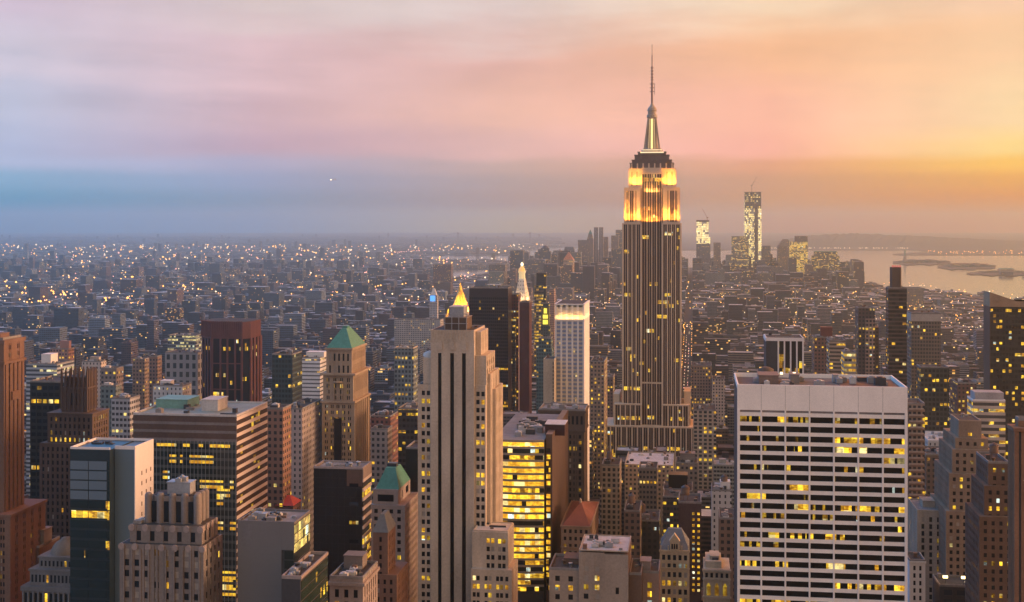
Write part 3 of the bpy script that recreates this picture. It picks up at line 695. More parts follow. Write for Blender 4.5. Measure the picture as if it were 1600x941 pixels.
s = Site('ornate_low_block', 'low stone block with railed roof, skylights and heavy cornice at bottom centre left', 470, 515, 567, 905, phrase='the ornate low block', back=590)
w = MB(); zt = s.Z(905); s.tier(w, 0, s.W, 0, s.D, 0, zt, front=dict(bay=3, ww=1.6, fl=4.5, wh=3, top=4), right=dict(bay=3.2, ww=1.2, fl=5, wh=3.8, top=3.5, lit=.02)); w.box(-.5, s.W + .8, -.8, s.D + .5, zt - 2.4, zt - 1.2)
s.part('wall', w, [PINKST]); s.roof(0, s.W, 0, s.D, zt); s.units(3, s.W - 3, 2, s.D - 2, zt, 9, PALEROOF, 10, .7); s.penthouse(s.X(522), s.X(552), s.D * .6, s.D * .9, zt, zt + 5, WARMGREY); s.done()

# copper pyramid tower
s = Site('copper_pyramid_tower', 'tan stone tower under a large green copper pyramid', 790, 503, 553, 513, phrase='the green pyramid tower', back=577)
w = MB(); z0, z1, z2 = s.Z(628), s.Z(585), s.Z(546); D = s.D
sp = dict(bay=3.7, ww=1.9, pair=.22, fl=3.75, wh=2.1, m=1.0, lit=.10, rowlit=.02, sd=.25, blind=.1, zmin=s.Z(740))
s.tier(w, 0, s.W, 0, D, s.Z(760), z0, front=sp, right=dict(sp, bay=4.6)); w.box(0, s.W, 0, D, 0, s.Z(760))
s.tier(w, .6, s.W - .6, .6, D - .6, z0, z1, front=dict(sp, top=2.5, wh=2.4), right=dict(sp, bay=2.6, ww=1.2, pair=0, wh=9, fl=14, top=3))
s.tier(w, 2.2, s.W - 2, 2.2, D - 2.2, z1, z2, front=dict(sp, bay=2.6, ww=1.2, pair=0, wh=4.6, fl=7.5, top=3), right=dict(sp, bay=2.6, ww=1.2, pair=0, wh=4.6, fl=7.5, top=3))
for z, o in ((z0, .9), (z1, 1.1), (z2, -1.3)): w.box(-o, s.W + o, -o, D + o, z - .7, z + .6)
for k in range(9): w.box(s.W - .05, s.W + .55, k * (D - 1) / 8, k * (D - 1) / 8 + .9, s.Z(760), z0 - 1)
w.box(s.W / 2 - 3, s.W / 2 - 2.4, -.5, .1, z0 - 1, z1 - 5); w.box(s.W / 2 + 2.4, s.W / 2 + 3, -.5, .1, z0 - 1, z1 - 5); w.lathe(s.W / 2, .2, [(3, z1 - 5), (3, z1 - 4.4)], 16)
w.box(s.W * .38, s.W * .62, -.2, .2, s.Z(760), z0 - 10, 1)
s.part('wall', w, [TANSTONE, pane('centre_strip', (.02, .02, .022), .15, lit=1, cell=2, floor=3.75, p=.03, prow=.02, strength=.9, seed=44)])
b = MB(); b.frustum(2.2, s.W - 2, 2.2, D - 2.2, z2 + .6, s.Z(516), .18, .3); b.box(s.W / 2 - 1.6, s.W / 2 + 1.6, D / 2 - 2.5, D / 2 + 2.5, s.Z(516), s.Z(513)); s.part('pyramid_roof', b, COPPER); s.done()

# smaller green roof
s = Site('copper_hip_tower', 'pale office tower with small green copper hipped roof and glass band below it', 610, 583, 622, 735, phrase='the small green roof tower', back=641)
w = MB(); D = s.D; z1 = s.Z(765)
sp = dict(bay=3.1, ww=1.8, fl=3.7, wh=2.0, lit=.08, rowlit=.04)
s.tier(w, 0, s.W, 0, D, s.Z(815), z1, front=dict(bay=12, ww=8, fl=5.6, wh=3.4, m=.5, top=2.5), right=dict(bay=9, ww=6, fl=5.6, wh=3.4, m=.5))
s.tier(w, -1, s.X(634), -2, D + 4, 0, s.Z(788), front=sp, right=dict(sp, bay=2.6, ww=1.2))
s.part('wall', w, [PINKST]); b = MB(); b.frustum(1, s.W + .2, 1, D - 1, z1, s.Z(736), .42, .42); s.part('hipped_roof', b, COPPER)
b = MB(); b.box(s.W / 2 - 2, s.W / 2 + 2.6, D / 2 - 2, D / 2 + 2, s.Z(736), s.Z(731)); s.part('roof_platform', b, DARKSTEEL); b = MB(); b.bar((s.W / 2, D / 2, s.Z(731)), (s.W / 2, D / 2, s.Z(720)), .15); s.part('antenna', b, STEEL); s.done()

s = Site('hip_roof_brick_tower', 'narrow brown brick tower with dark hipped roof beside the small green roof', 520, 583, 606, 806, phrase='the dark hip roof tower', back=618)
w = MB(); D = s.D; sp = dict(bay=2.5, ww=1.1, fl=3.6, wh=2.0, lit=.07)
s.tier(w, 0, s.W, 0, D, 0, s.Z(832), front=sp, right=sp); s.tier(w, 0, s.W + 4, -1, D + 6, 0, s.Z(897), front=sp, right=sp); s.part('wall', w, [BRICK]); b = MB(); b.frustum(-.3, s.W + .3, -.3, D + .3, s.Z(832), s.Z(806), .25, .5); s.part('hipped_roof', b, SLATE); s.done()

# big central setback tower with black strips
s = Site('setback_stone_tower', 'big beige stone tower with three black vertical strips in the centre foreground', 590, 652, 763, 486, phrase='the beige strip tower', depth=30)
w = MB(); X, Z = s.X, s.Z; D = 31; zt = Z(517)
xs0, xs1 = X(673), X(741)
strips = [(X(684.5), X(690)), (X(703.5), X(709.5)), (X(722), X(728))]
blk = MB()
p = xs0
for a, b_ in strips:
    w.box(p, a, 0, 1.0, 0, zt); w.box(a, b_, .02, 1.0, Z(552), zt); p = b_
w.box(p, xs1, 0, 1.0, 0, zt)
for a, b_ in strips:
    m_ = (a + b_) / 2
    w.prism([(m_ - 1.3, -.35), (m_ + 1.3, -.35), (m_ + 1.3, .0), (m_ - 1.3, .0)], Z(547), Z(537)); w.frustum(m_ - 1.3, m_ + 1.3, -.35, -.001, Z(537), Z(529), .05, 1)
for k in range(15): xx = xs0 + .3 + k * (xs1 - xs0 - .9) / 14; w.box(xx, xx + .28, -.25, 0, Z(531), zt + .3)
w.box(xs0 - .1, xs1 + .1, -.3, -.26, Z(534), Z(532))
w.box(xs0, xs1, 1.0, D, 0, zt, 0)
for a, b_ in strips:
    b = MB(); b.box(a, b_, .75, .97, s.zc - 4, Z(552)); blk = b; s.part('window_strip', b, pane('black_strip', (.006, .006, .008), .25, spec=.25))
pr = dict(bay=5.0, ww=3.5, pair=.16, fl=3.78, wh=2.15, m=.5, top=3.0, lit=.05, rowlit=.16, blind=.08, sd=.3)
cl = lambda a, b_: dict(pr, cols=[(X(a), X(a + 5.2)), (X(b_), X(b_ + 5.2))])
s.tier(w, X(652), xs0 - .02, 1.2, D - 2, 0, Z(602), front=dict(cl(658, 666)))
s.tier(w, X(660), xs0 - .02, 2.0, D - 3, Z(602), Z(560), front=dict(cols=[(X(664), X(669))], wh=13, fl=20, top=2.5, lit=0, rowlit=0, blind=0))
s.tier(w, xs1 + .02, X(759), 2.0, D - 3, Z(602), Z(556), front=dict(cols=[(X(744.5), X(749.5))], wh=13.5, fl=22, top=4, lit=0, rowlit=0, blind=0), right=dict(pr, bay=5, rowlit=0))
s.tier(w, xs1 + .02, X(758), 1.2, D - 2, 0, Z(602), front=dict(cl(743.6, 751.4)))
rp = dict(pr, bay=4.2, ww=1.5, pair=0, rowlit=0, lit=.05, fl=7.5, wh=4.6, blind=.5)
for xa, y0, y1, zz in ((763.5, 6, D + 2, 586), (768.5, 12, D + 4, 612)):
    s.tier(w, X(757), X(xa), y0, y1, 0, Z(zz), right=rp)
s.tier(w, xs1, X(749.5), 4, D - 6, Z(556), Z(519), right=dict(pr, bay=4, ww=1.2, pair=0, rowlit=0), mi=0)
s.tier(w, X(743), X(798), -9, 10, 0, Z(822), front=dict(pr, cols=[(X(765), X(770)), (X(772), X(777)), (X(782.5), X(787.5)), (X(789), X(794))]), right=rp)
s.tier(w, X(743), X(805), -12, 8, 0, Z(877), front=dict(pr, cols=[(X(a), X(a + 4.6)) for a in (745.5, 751.5, 763.5, 769.5, 781, 787, 795)]), right=rp)
s.part('wall', w, [LIME])
s.roof(xs0, xs1, 0, D, zt, TAR, .3, LIME); s.roof(X(652), xs0 - .1, 1.2, D - 2, Z(602) + .02, TAR, 0); s.roof(X(744), X(797), -8, 9, Z(822), PALEROOF, .5, LIME)
s.penthouse(X(692), X(726), 6, 20, zt, zt + 5.5, DKBROWN, cap=WARMGREY); s.penthouse(X(698), X(720), 8, 18, zt + 5.9, zt + 10.5, STEEL, 'cooling_tower', PALEROOF)
b = MB()
for a in (692, 703, 714, 726):
    b.bar((X(a), 5, zt), (X(a), 5, zt + 7.5), .22)
b.bar((X(690), 5, zt + 7.5), (X(728), 5, zt + 7.5), .25); b.bar((X(690), 5, zt + 3), (X(728), 5, zt + 3), .2); s.part('roof_gantry', b, STEEL)
b = MB(); b.lathe(X(666), 8, [(3.2, Z(560)), (3.0, Z(556)), (1.8, Z(553)), (.2, Z(551))], 12); s.part('tank_dome', b, PALEROOF); s.done()

# glowing yellow office
s = Site('glowing_yellow_office', 'curved glass office with nearly every floor lit bright yellow', 700, 770, 862, 688, phrase='the glowing yellow office', back=888)
w = MB(); zt = s.Z(688); D = s.D; N = 10
def bow(t): return -1.6 * math.sin(math.pi * min(1, t * 1.05))
pts = [(i / N * s.X(850), bow(i / N)) for i in range(N + 1)]
w.box(s.X(852), s.W, 2.5, D, 0, s.Z(679), 1)
w.prism([(p[0], p[1] + .5) for p in pts] + [(s.X(852) - .05, D), (0, D)], 0, zt - .1, 0)
s.part('wall', w, [CHARC, BROWNMET])
rg = random.Random(5)
yl = [pane('yellow_floor', (.03, .03, .025), .15, lit=1, cell=2.6, floor=3.6, p=.92, prow=.3, pin=.2, strength=1.25, seed=51, even=True), pane('yellow_floor_full', (.03, .03, .025), .15, lit=1, cell=2.6, floor=3.6, p=1, strength=1.5, seed=52, even=True), pane('yellow_floor_sparse', (.02, .022, .02), .15, lit=1, cell=2.6, floor=3.6, p=.35, strength=1.2, seed=53)]
st = [1, 2, 2, 0, 0, 0, 0, 2, 1, 0, 1, 1, 2, 0, 0, 0, 2, 0, 2, 2, 2, 2, 2]
for k in range(23):
    z = zt - .9 - k * 3.6; b = MB()
    for i in range(N):
        (xa, ya), (xb, yb) = pts[i], pts[i + 1]
        b.prism([(xa, ya), (xb, yb), (xb, yb + .3), (xa, ya + .3)], z - 2.4, z)
    s.part('window_band', b, yl[st[k]])
    b = MB()
    for i in range(N):
        (xa, ya), (xb, yb) = pts[i], pts[i + 1]
        b.prism([(xa, ya - .15), (xb, yb - .15), (xb, yb + .3), (xa, ya + .3)], z, z + 1.18)
    s.part('spandrel', b, stone('warm_spandrel', (.33, .27, .2)))
    if k > 0:
        b = MB(); b.box(s.X(853), s.W - 1, 2.3, 2.48, z - 2.3, z); s.part('corner_window', b, yl[st[k]])
b = MB(); b.prism([(p[0], p[1] + .5) for p in pts] + [(s.X(852) - .05, D), (0, D)], zt + .05, zt + .3); s.part('roof', b, stone('grey_flat_roof', (.20, .185, .175), .9, .4))
s.penthouse(s.X(846), s.X(877), 18, 34, zt, s.Zat(662, 20), stone('dark_maroon', (.05, .02, .02), .5), cap=PALEROOF); s.units(s.X(790), s.X(842), 8, 70, zt + .3, 22, None, 14, 1.5); s.done()

# brown stone base with arched top row
s = Site('brown_arcade_tower', 'brown stone tower with row of tall arched windows below its flat roof', 850, 842, 914, 642, phrase='the brown arcade tower', back=919)
w = MB(); zt = s.Z(642)
s.tier(w, 0, s.W, 0, s.D, zt - 14, zt, front=dict(bay=2.9, ww=1.5, wh=5.6, fl=9, top=3.4, m=.8, lit=0, rowlit=0, blind=0), right=dict(bay=2.9, ww=1.5, wh=5.6, fl=9, top=3.4))
s.tier(w, .5, s.W - .5, .5, s.D, 0, zt - 14, front=dict(bay=3.4, ww=1.9, fl=3.9, wh=2.4, m=1, lit=.12, rowlit=.12, blind=.03, sd=.42), right=dict(bay=3.4, ww=1.6, lit=.08))
w.box(-.7, s.W + .7, -.7, s.D + .7, zt - 1.2, zt + .2); w.box(-.4, s.W + .4, -.4, s.D + .4, zt - 13.8, zt - 12.8)
for k in range(7): w.box(1.5 + k * (s.W - 4) / 6, 2.5 + k * (s.W - 4) / 6, 0.0, .5, s.zc, zt - 15)
s.part('wall', w, [DKBROWN]); s.roof(0, s.W, 0, s.D, zt + .2, GRAVEL); s.units(3, s.W - 5, 3, s.D - 4, zt + .4, 8, None, 15); s.done()

# white striped tower with lit crown
s = Site('lit_crown_tower', 'slim white and pale blue tower with brightly floodlit square crown', 950, 867, 913, 475, phrase='the white lit crown tower', back=921)
w = MB(); zt, zc = s.Z(475), s.Z(500); D = s.D
w.box(.6, s.W - .6, .6, D - .4, 0, zt - 2.5, 1)
for k in range(6):
    x = k * (s.W - 1.3) / 5; w.box(x, x + 1.3, 0, .6, 0, zt - .6)
w.box(s.W - .6, s.W, .6, D, 0, zt - .6); w.box(-.2, s.W + .2, -.25, .1, zc - .8, zc); w.box(-.3, s.W + .3, -.3, D, zt - .9, zt); w.box(0, .6, .6, D, 0, zt - 1)
for k in range(1, 5):
    for q in (-.9, .9): xx = .65 + (k - .5) * (s.W - 1.3) / 5 + q; w.box(xx - .12, xx + .12, .3, .6, zc, zt - 1)
s.part('wall', w, [WHITEP, stone('crown_back', (.55, .48, .40))])
bl = pane('pale_blue_glass', (.22, .26, .36), .2, lit=1, cell=2.4, floor=3.02, p=.03, prow=.0, strength=.6, seed=60); n = 0; z = zc - 1.6
while z > s.Z(720):
    for k in range(5):
        x0 = 1.3 + k * (s.W - 1.3) / 5; b = MB(); b.box(x0 + .05, x0 + (s.W - 1.3) / 5 - 1.35, .3, .58, z - 1.6, z)
        if n < 100: s.part('window', b, bl); n += 1
        else: s.extra.box(x0 + .05, x0 + (s.W - 1.3) / 5 - 1.35, .3, .58, z - 1.6, z, 0); s.xm = [bl]
    z -= 3.02
s.roof(.6, s.W - .6, .6, D, zt, TAR, 0)
for k in range(5): x0 = 1.3 + (k + .5) * (s.W - 1.3) / 5 - .65; s.lamp(x0, -1.4, zc + .4, 2.6, .5, 420, (1, .56, .16), (R(150), 0, 0))
s.lamp(s.W + 1.6, D / 2, zc + .4, .6, D, 1200, (1, .56, .16), (0, R(150), 0)); s.done()
s = Site('blank_white_wall_block', 'narrow block with blank cream wall left of the white lit crown tower', 935, 849, 866, 562, phrase='the blank cream wall', depth=20)
w = MB(); w.box(0, s.W, 0, 20, 0, s.Z(562)); s.part('wall', w, [CREAM]); s.roof(0, s.W, 0, 20, s.Z(562), par=.5, pm=CREAM)
for k in range(12): s.window(s.W - .8, -.02, s.Z(570 + k * 6), s.Z(566 + k * 6), .6, 0, G_DARK)
s.done()

# dark tower left of the golden roof
GOLD = stone('gilded_roof', (.75, .42, .08), .4, .15, metal=.3)
s = Site('black_glass_tower', 'wide black glass tower with scattered yellow rows right of the gold pyramid', 1400, 733, 794, 451, phrase='the wide black tower', depth=30)
s.tier(w := MB(), 0, s.W, 0, 30, 0, s.Z(462), front=dict(bay=2.1, ww=1.75, fl=3.7, wh=2.3, m=.2, lit=.03, rowlit=.07, blind=0, zmin=s.Z(640)), d=.25); w.box(.2, s.W - .2, .1, 29.8, s.Z(462), s.Z(451)); s.part('wall', w, [stone('maroon_black', (.03, .017, .018), .35)]); s.roof(.2, s.W - .2, .1, 29.8, s.Z(451)); s.done()

s = Site('gold_pyramid_tower', 'tower with floodlit golden pyramid roof and small lit pinnacles', 1850, 704, 730, 442, phrase='the gold pyramid', depth=24)
w = MB(); z0 = s.Z(485); w.box(0, s.W, 0, 24, 0, z0); w.box(-7, s.W + 7, -4, 40, 0, s.Z(505)); s.part('wall', w, [facade('pale_tower_wall', (.42, .36, .30), p=.06)])
b = MB(); m = s.W / 2; b.lathe(m, 12, [(s.W * .55, z0), (s.W * .38, s.Z(473)), (s.W * .2, s.Z(459)), (s.W * .13, s.Z(456)), (s.W * .11, s.Z(452)), (s.W * .03, s.Z(445)), (.15, s.Z(441))], 8, smooth=False); s.part('pyramid_roof', b, GOLD)
for dx in (-7, -4, s.W + 4, s.W + 7):
    b = MB(); x = dx; zz = s.Z(497 if abs(dx - m) > m + 5 else 489); b.lathe(x, 2, [(1.6, s.Z(505)), (1.5, zz), (.2, zz + 6)], 6, smooth=False); s.part('pinnacle', b, GOLD); s.lamp(x, -2.5, s.Z(504), 2, 1, 9000, (1, .6, .15), (R(155), 0, 0))
for dx in (-.3, .3): s.lamp(m + dx * s.W, -5, z0 - 3, 5, 2, 75000, (1, .58, .1), (R(158), 0, 0))
s.lamp(s.W + 6, 10, z0 - 3, 2, 6, 40000, (1, .58, .1), (0, R(155), 0)); s.done()

s = Site('clock_tower', 'white campanile with tapering lit top and glowing golden lantern', 2000, 802, 822, 411, phrase='the lit campanile', back=829)
w = MB(); X, Z = s.X, s.Z; D = s.D; m = s.W / 2
w.box(0, s.W, 0, D, 0, Z(474), 1); w.box(-.6, s.W + .6, -.6, D + .6, Z(474) - 1, Z(474)); s.part('wall', w, [WHITEP, facade('campanile_wall', (.62, .56, .5), fw=.35, fh=.45, p=.04)])
b = MB(); b.frustum(.2, s.W - .2, .2, D - .2, Z(474), Z(437), .42, .42); s.part('pyramid_roof', b, facade('campanile_roof', (.62, .55, .46), fw=.3, fh=.3, p=.25, bay=4, floor=6))
b = MB(); b.lathe(m, D / 2, [(s.W * .26, Z(437)), (s.W * .25, Z(428)), (s.W * .3, Z(427.5)), (s.W * .3, Z(425))], 8, smooth=False); s.part('belfry', b, glow('belfry_stone_glow', (1, .66, .25), .7))  # floodlight on the belfry stone painted as emission
b = MB(); b.lathe(m, D / 2, [(s.W * .27, Z(425)), (s.W * .22, Z(421)), (s.W * .1, Z(417))], 12); s.part('cupola', b, glow('cupola_gold_glow', (1, .45, .04), .95))  # floodlit shine of the gilded cupola painted as emission
b = MB(); b.lathe(m, D / 2, [(.2, Z(417.4)), (2.0, Z(416)), (2.4, Z(413.6)), (1.4, Z(411.6)), (.2, Z(411))], 12); s.part('lantern', b, glow('lantern_light', (1, .8, .5), 2.2))
s.lamp(m, -4, Z(474), 12, 2, 9000, (1, .62, .25), (R(162), 0, 0)); s.lamp(s.W + 4, D / 2, Z(474), 2, 12, 9000, (1, .6, .22), (0, R(162), 0)); s.done()

s = Site('dark_red_slab_tower', 'slender dark red slab tower in front of the lit campanile', 1400, 811, 827, 473, phrase='the dark red slab', depth=22)
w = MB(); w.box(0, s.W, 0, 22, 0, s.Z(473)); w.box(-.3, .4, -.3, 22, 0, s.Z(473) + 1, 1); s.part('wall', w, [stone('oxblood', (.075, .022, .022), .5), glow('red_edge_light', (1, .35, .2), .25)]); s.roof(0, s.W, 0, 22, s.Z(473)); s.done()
s = Site('dark_red_glass_tower', 'dark red and glass tower with lit flats left of the dark red slab', 1430, 793, 810, 461, phrase='the dark red glass tower', depth=20)
w = MB(); w.box(s.X(796), s.W, 0, 20, 0, s.Z(461)); w.box(0, s.X(806), -3, 15, 0, s.Z(497), 1); s.part('wall', w, [facade('oxblood_wall', (.09, .03, .03), p=.12, fw=.5), facade('balcony_glass', (.05, .07, .09), (.03, .04, .06), 3, 3.4, .9, .6, p=.12, prow=.06)]); s.roof(s.X(796), s.W, 0, 20, s.Z(461)); s.roof(0, s.X(796) - .3, -3, 15, s.Z(497)); s.done()
s = Site('slim_glass_tower', 'slim dark glass tower with lit stacked flats right of the lit campanile', 1950, 838, 853, 427, phrase='the slim dark tower', depth=15)
w = MB(); w.box(0, s.W, 0, 15, 0, s.Z(427)); w.box(-2.5, s.X(849), -3, 12, 0, s.Z(446), 1); s.part('wall', w, [facade('slim_dark', (.02, .018, .018), bay=3, floor=3.6, fw=.9, fh=.6, p=.06, prow=.03), facade('slim_lit', (.10, .085, .075), bay=4, floor=4.6, fw=.9, fh=.55, p=.35, prow=.3, strength=.8)]); s.roof(0, s.W, 0, 15, s.Z(427)); s.done()
s = Site('green_lantern_tower', 'narrow dark tower whose top holds two glowing yellow green lanterns', 1650, 845, 859, 474, phrase='the green lantern tower', depth=12)
w = MB(); m = s.W / 2; w.box(0, s.W, 0, 12, 0, s.Z(509)); w.box(1.2, s.W - 1.2, 1, 11, s.Z(509), s.Z(480), 1); w.box(.6, s.W - .6, .5, 11.5, s.Z(480), s.Z(474)); s.part('wall', w, [facade('dark_teal_wall', (.06, .075, .07), p=.1), stone('olive_crown', (.14, .13, .05))])
for a, b_ in ((482, 490), (492, 498), (500, 507)):
    b = MB(); b.box(m - 3.2 + (a == 482) * 1.2, m + 3.2 - (a == 482) * 1.2, .2, 1.2, s.Z(b_), s.Z(a)); s.part('lantern_window', b, glow('green_lantern', (1, .82, .04) if a < 495 else (.7, .8, .02), 1.3))
s.done()
s = Site('teal_glass_tower', 'dull teal glass tower below the green lantern tower', 1250, 838, 862, 530, phrase='the teal tower', depth=20)
w = MB(); w.box(0, s.W, 0, 20, 0, s.Z(545)); w.box(2, s.W - 1, 2, 18, s.Z(545), s.Z(530)); s.part('wall', w, [facade('teal_facade', (.075, .13, .135), (.03, .05, .06), 2.4, 3.6, .7, .55, p=.05)]); s.roof(2, s.W - 1, 2, 18, s.Z(530)); s.done()

# ================================================================== the floodlit skyscraper
s = Site('art_deco_skyscraper', 'tallest skyscraper, top floors floodlit yellow beneath lit mast and antenna', 1295, 972, 1064.5, 65, phrase='the floodlit skyscraper', depth=44)
X, Z, W = s.X, s.Z, s.W; D = 42; m = X(1018); w = MB()
ST = pane('tower_window_strip', (.055, .028, .02), .3, lit=1, cell=1.6, floor=3.62, p=.012, prow=.085, pin=.75, strength=.9, seed=71, spec=.35)
FLS = stone('tower_limestone', (.62, .45, .31), var=.15)
strips = []
def esb_face(x0, x1, y0, z0, z1, n, pier=1.15, d=.55, ends=1.6):
    """piers with window strips between them on a front face"""
    L = x1 - x0 - 2 * ends; pit = L / n
    w.box(x0, x0 + ends, y0, y0 + d, z0, z1); w.box(x1 - ends, x1, y0, y0 + d, z0, z1)
    for k in range(n):
        xa = x0 + ends + k * pit
        if k: w.box(xa - pier / 2, xa + pier / 2, y0, y0 + d, z0, z1)
        a = xa + (pier / 2 if k else 0); b_ = xa + pit - (pier / 2 if k < n - 1 else 0)
        w.box((a + b_) / 2 - .16, (a + b_) / 2 + .16, y0 + .3, y0 + d, z0, z1)
        b = MB(); b.box(a, b_, y0 + d - .16, y0 + d - .06, z0 + .3, z1 - 1.2); strips.append((b, 0))
        w.box(a, b_, y0 + .05, y0 + d, z1 - 1.2, z1)
def esb_side(x1, y0, y1, z0, z1, n, pier=1.6, d=.55, ends=2.0):
    L = y1 - y0 - 2 * ends; pit = L / n
    w.box(x1 - d, x1, y0, y0 + ends, z0, z1); w.box(x1 - d, x1, y1 - ends, y1, z0, z1)
    for k in range(n):
        ya = y0 + ends + k * pit
        if k: w.box(x1 - d, x1, ya - pier / 2, ya + pier / 2, z0, z1)
        a = ya + (pier / 2 if k else 0); b_ = ya + pit - (pier / 2 if k < n - 1 else 0)
        b = MB(); b.box(x1 - d + .06, x1 - d + .16, a, b_, z0 + .3, z1 - 1.2); strips.append((b, 1))
        w.box(x1 - d, x1, a, b_, z1 - 1.2, z1)
def esb_block(x0, x1, y0, y1, z0, z1): w.box(x0 + .5, x1 - .5, y0 + .5, y1, z0, z1)
z72, z30 = Z(349), Z(598)
xr0, xr1 = X(1003), X(1034)                                # recessed middle bay
esb_block(0, xr0, 0, D, 0, z72); esb_block(xr1, W, 0, D, 0, z72); w.box(xr0 - .5, xr1 + .5, 3.5, D - 3, 0, Z(262))
esb_face(0, xr0, 0, 0, z72, 4); esb_face(xr1, W, 0, 0, z72, 4); esb_face(xr0 - .3, xr1 + .3, 2.6, z30, Z(270), 4, .9, .9, .6)
esb_side(W, .6, D, 0, z72, 7); esb_face(xr0 - .3, xr1 + .3, .15, 0, z30, 4, .9, .9, .6); w.box(xr0 - .5, xr1 + .5, 1.0, 4, 0, z30)
# floodlit upper tiers
za, zb = Z(293), Z(263)
ux0, ux1 = X(975), X(1062)
esb_block(ux0, xr0 - 1, 1.6, D - 2, z72, za); esb_block(xr1 + 1, ux1, 1.6, D - 2, z72, za)
def lit_wing(x0, x1, y0, z0, z1, cols):
    p = x0
    for a, b_ in cols:
        w.box(p, a, y0, y0 + .6, z0, z1); p = b_
        b = MB(); b.box(a, b_, y0 + .4, y0 + .5, z0 + 1.5, z1 - 3.2); strips.append((b, 0)); w.box(a, b_, y0 + .05, y0 + .6, z1 - 3.2, z1)
        w.box((a + b_) / 2 - .2, (a + b_) / 2 + .2, y0 + .1, y0 + .5, z0, z1 - 3)
    w.box(p, x1, y0, y0 + .6, z0, z1)
lit_wing(ux0, X(1001), 1.2, z72, za, [(X(979), X(982)), (X(984), X(990)), (X(992.5), X(994.5))])
lit_wing(X(1036), ux1, 1.2, z72, za, [(X(1042.5), X(1044.5)), (X(1047), X(1053)), (X(1055), X(1058))])
esb_side(ux1, 1.8, D - 2, z72, za, 5)
vx0, vx1 = X(982), X(1056)
esb_block(vx0, vx1, 5, D - 6, za, zb)
lit_wing(vx0, X(1003), 4.4, za, zb, [(X(986), X(988)), (X(994), X(996))]); lit_wing(X(1034), vx1, 4.4, za, zb, [(X(1041), X(1043)), (X(1049), X(1051))])
esb_side(vx1, 5, D - 6, za, zb, 4)
# dark tiers under the mast
for xa, ya, q0, q1, mi in ((984, 6, 263, 254, 1), (987, 7.5, 254, 249, 1), (991, 9, 249, 241, 1), (996, 12, 241, 236, 1)):
    w.box(X(xa), 2 * m - X(xa), ya, D - ya, Z(q0), Z(q1), mi); w.box(X(xa) - .5, 2 * m - X(xa) + .5, ya - .5, D - ya + .5, Z(q1) - .8, Z(q1), mi)
for i in range(8):
    x = X(984) + 1 + i * (2 * m - 2 * X(984) - 3) / 7; w.box(x, x + 1.4, 5.3, 6.2, Z(263), Z(255), 0)
# lower setbacks
for xa, xb, ya, q in ((959.5, 1003.5, -5, 631), (1034, 1077, -5, 631), (944, 1100, -11, 664), (928, 1116, -20, 742)):
    x0, x1 = X(xa), X(xb); esb_block(x0, x1, ya, D + 2, 0, Z(q)); n = max(3, int((x1 - x0) / 5.4)); esb_face(x0, x1, ya, max(0, Z(760)) if q < 700 else 0, Z(q), n, 1.5)
    if xb > 1036: esb_side(x1, ya + .6, D + 2, 0, Z(q), 7)
esb_block(X(1068), X(1080), 6, D, 0, Z(612)); esb_block(X(957), X(968), 6, D, 0, Z(618))
s.part('wall', w, [FLS, stone('dark_upper_stone', (.14, .10, .085))])
for b, sd in strips[:99]: s.part('window_strip', b, ST)
if strips[99:]:
    q = MB()
    for b, sd in strips[99:]:
        k = len(q.v); q.v += b.v; q.f += [tuple(i + k for i in f) for f in b.f]; q.mi += b.mi; q.sm += b.sm
    s.part('window_strip', q, ST, kind='stuff')
mast = MB()
zb_, zt_ = Z(236), Z(182); r0, r1 = X(1031) - m, X(1025.5) - m; yc = D / 2
mast.lathe(m, yc, [(r0 * 1.35, zb_), (r0 * 1.3, zb_ + 2), (r0, zb_ + 4), (r1, zt_), (r1 * 1.12, zt_ + .6), (r1 * 1.12, Z(177)), (r1 * .9, Z(176.5)), (r1 * .9, Z(171)), (r1 * 1.05, Z(170.6)), (r1 * .85, Z(166)), (r1 * .4, Z(162)), (.9, Z(158))], 16, smooth=False)
for a in range(4):
    t = a * math.pi / 2 + math.pi / 4; mast.bar((m + r0 * 1.35 * math.cos(t), yc + r0 * 1.35 * math.sin(t), zb_), (m + r1 * 1.05 * math.cos(t), yc + r1 * 1.05 * math.sin(t), zt_), 1.1)
s.part('mast', mast, stone('mast_metal', (.36, .27, .20), .45, .2))
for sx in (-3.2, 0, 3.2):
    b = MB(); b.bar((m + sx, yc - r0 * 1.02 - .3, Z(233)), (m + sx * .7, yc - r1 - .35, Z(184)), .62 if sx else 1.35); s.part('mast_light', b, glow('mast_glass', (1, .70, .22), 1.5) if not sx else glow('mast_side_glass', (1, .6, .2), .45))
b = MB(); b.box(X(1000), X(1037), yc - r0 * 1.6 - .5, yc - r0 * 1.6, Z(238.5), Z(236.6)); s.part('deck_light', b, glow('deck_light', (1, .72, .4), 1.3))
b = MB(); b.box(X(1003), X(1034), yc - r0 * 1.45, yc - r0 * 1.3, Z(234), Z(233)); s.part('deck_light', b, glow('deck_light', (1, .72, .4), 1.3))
an = MB(); an.bar((m, yc, Z(159)), (m, yc, Z(125)), 1.1, 0, 8); an.bar((m, yc, Z(125)), (m, yc, Z(100)), .75, 0, 8); an.bar((m, yc, Z(100)), (m, yc, Z(82)), .5, 0, 6); an.bar((m, yc, Z(82)), (m, yc, Z(65)), .25, 0, 6)
for q in (103, 108, 113, 118, 122): an.lathe(m, yc, [(1.5, Z(q)), (1.5, Z(q - 1.5))], 8)
for q in (128, 134, 140): an.box(m - 2.3, m + 2.3, yc - .3, yc + .3, Z(q) - .4, Z(q) + .4)
an.bar((m + 2.6, yc, Z(145)), (m + 2.6, yc, Z(127)), .3)
s.part('antenna', an, stone('antenna_red_grey', (.18, .10, .09), .5))
rg = random.Random(3)
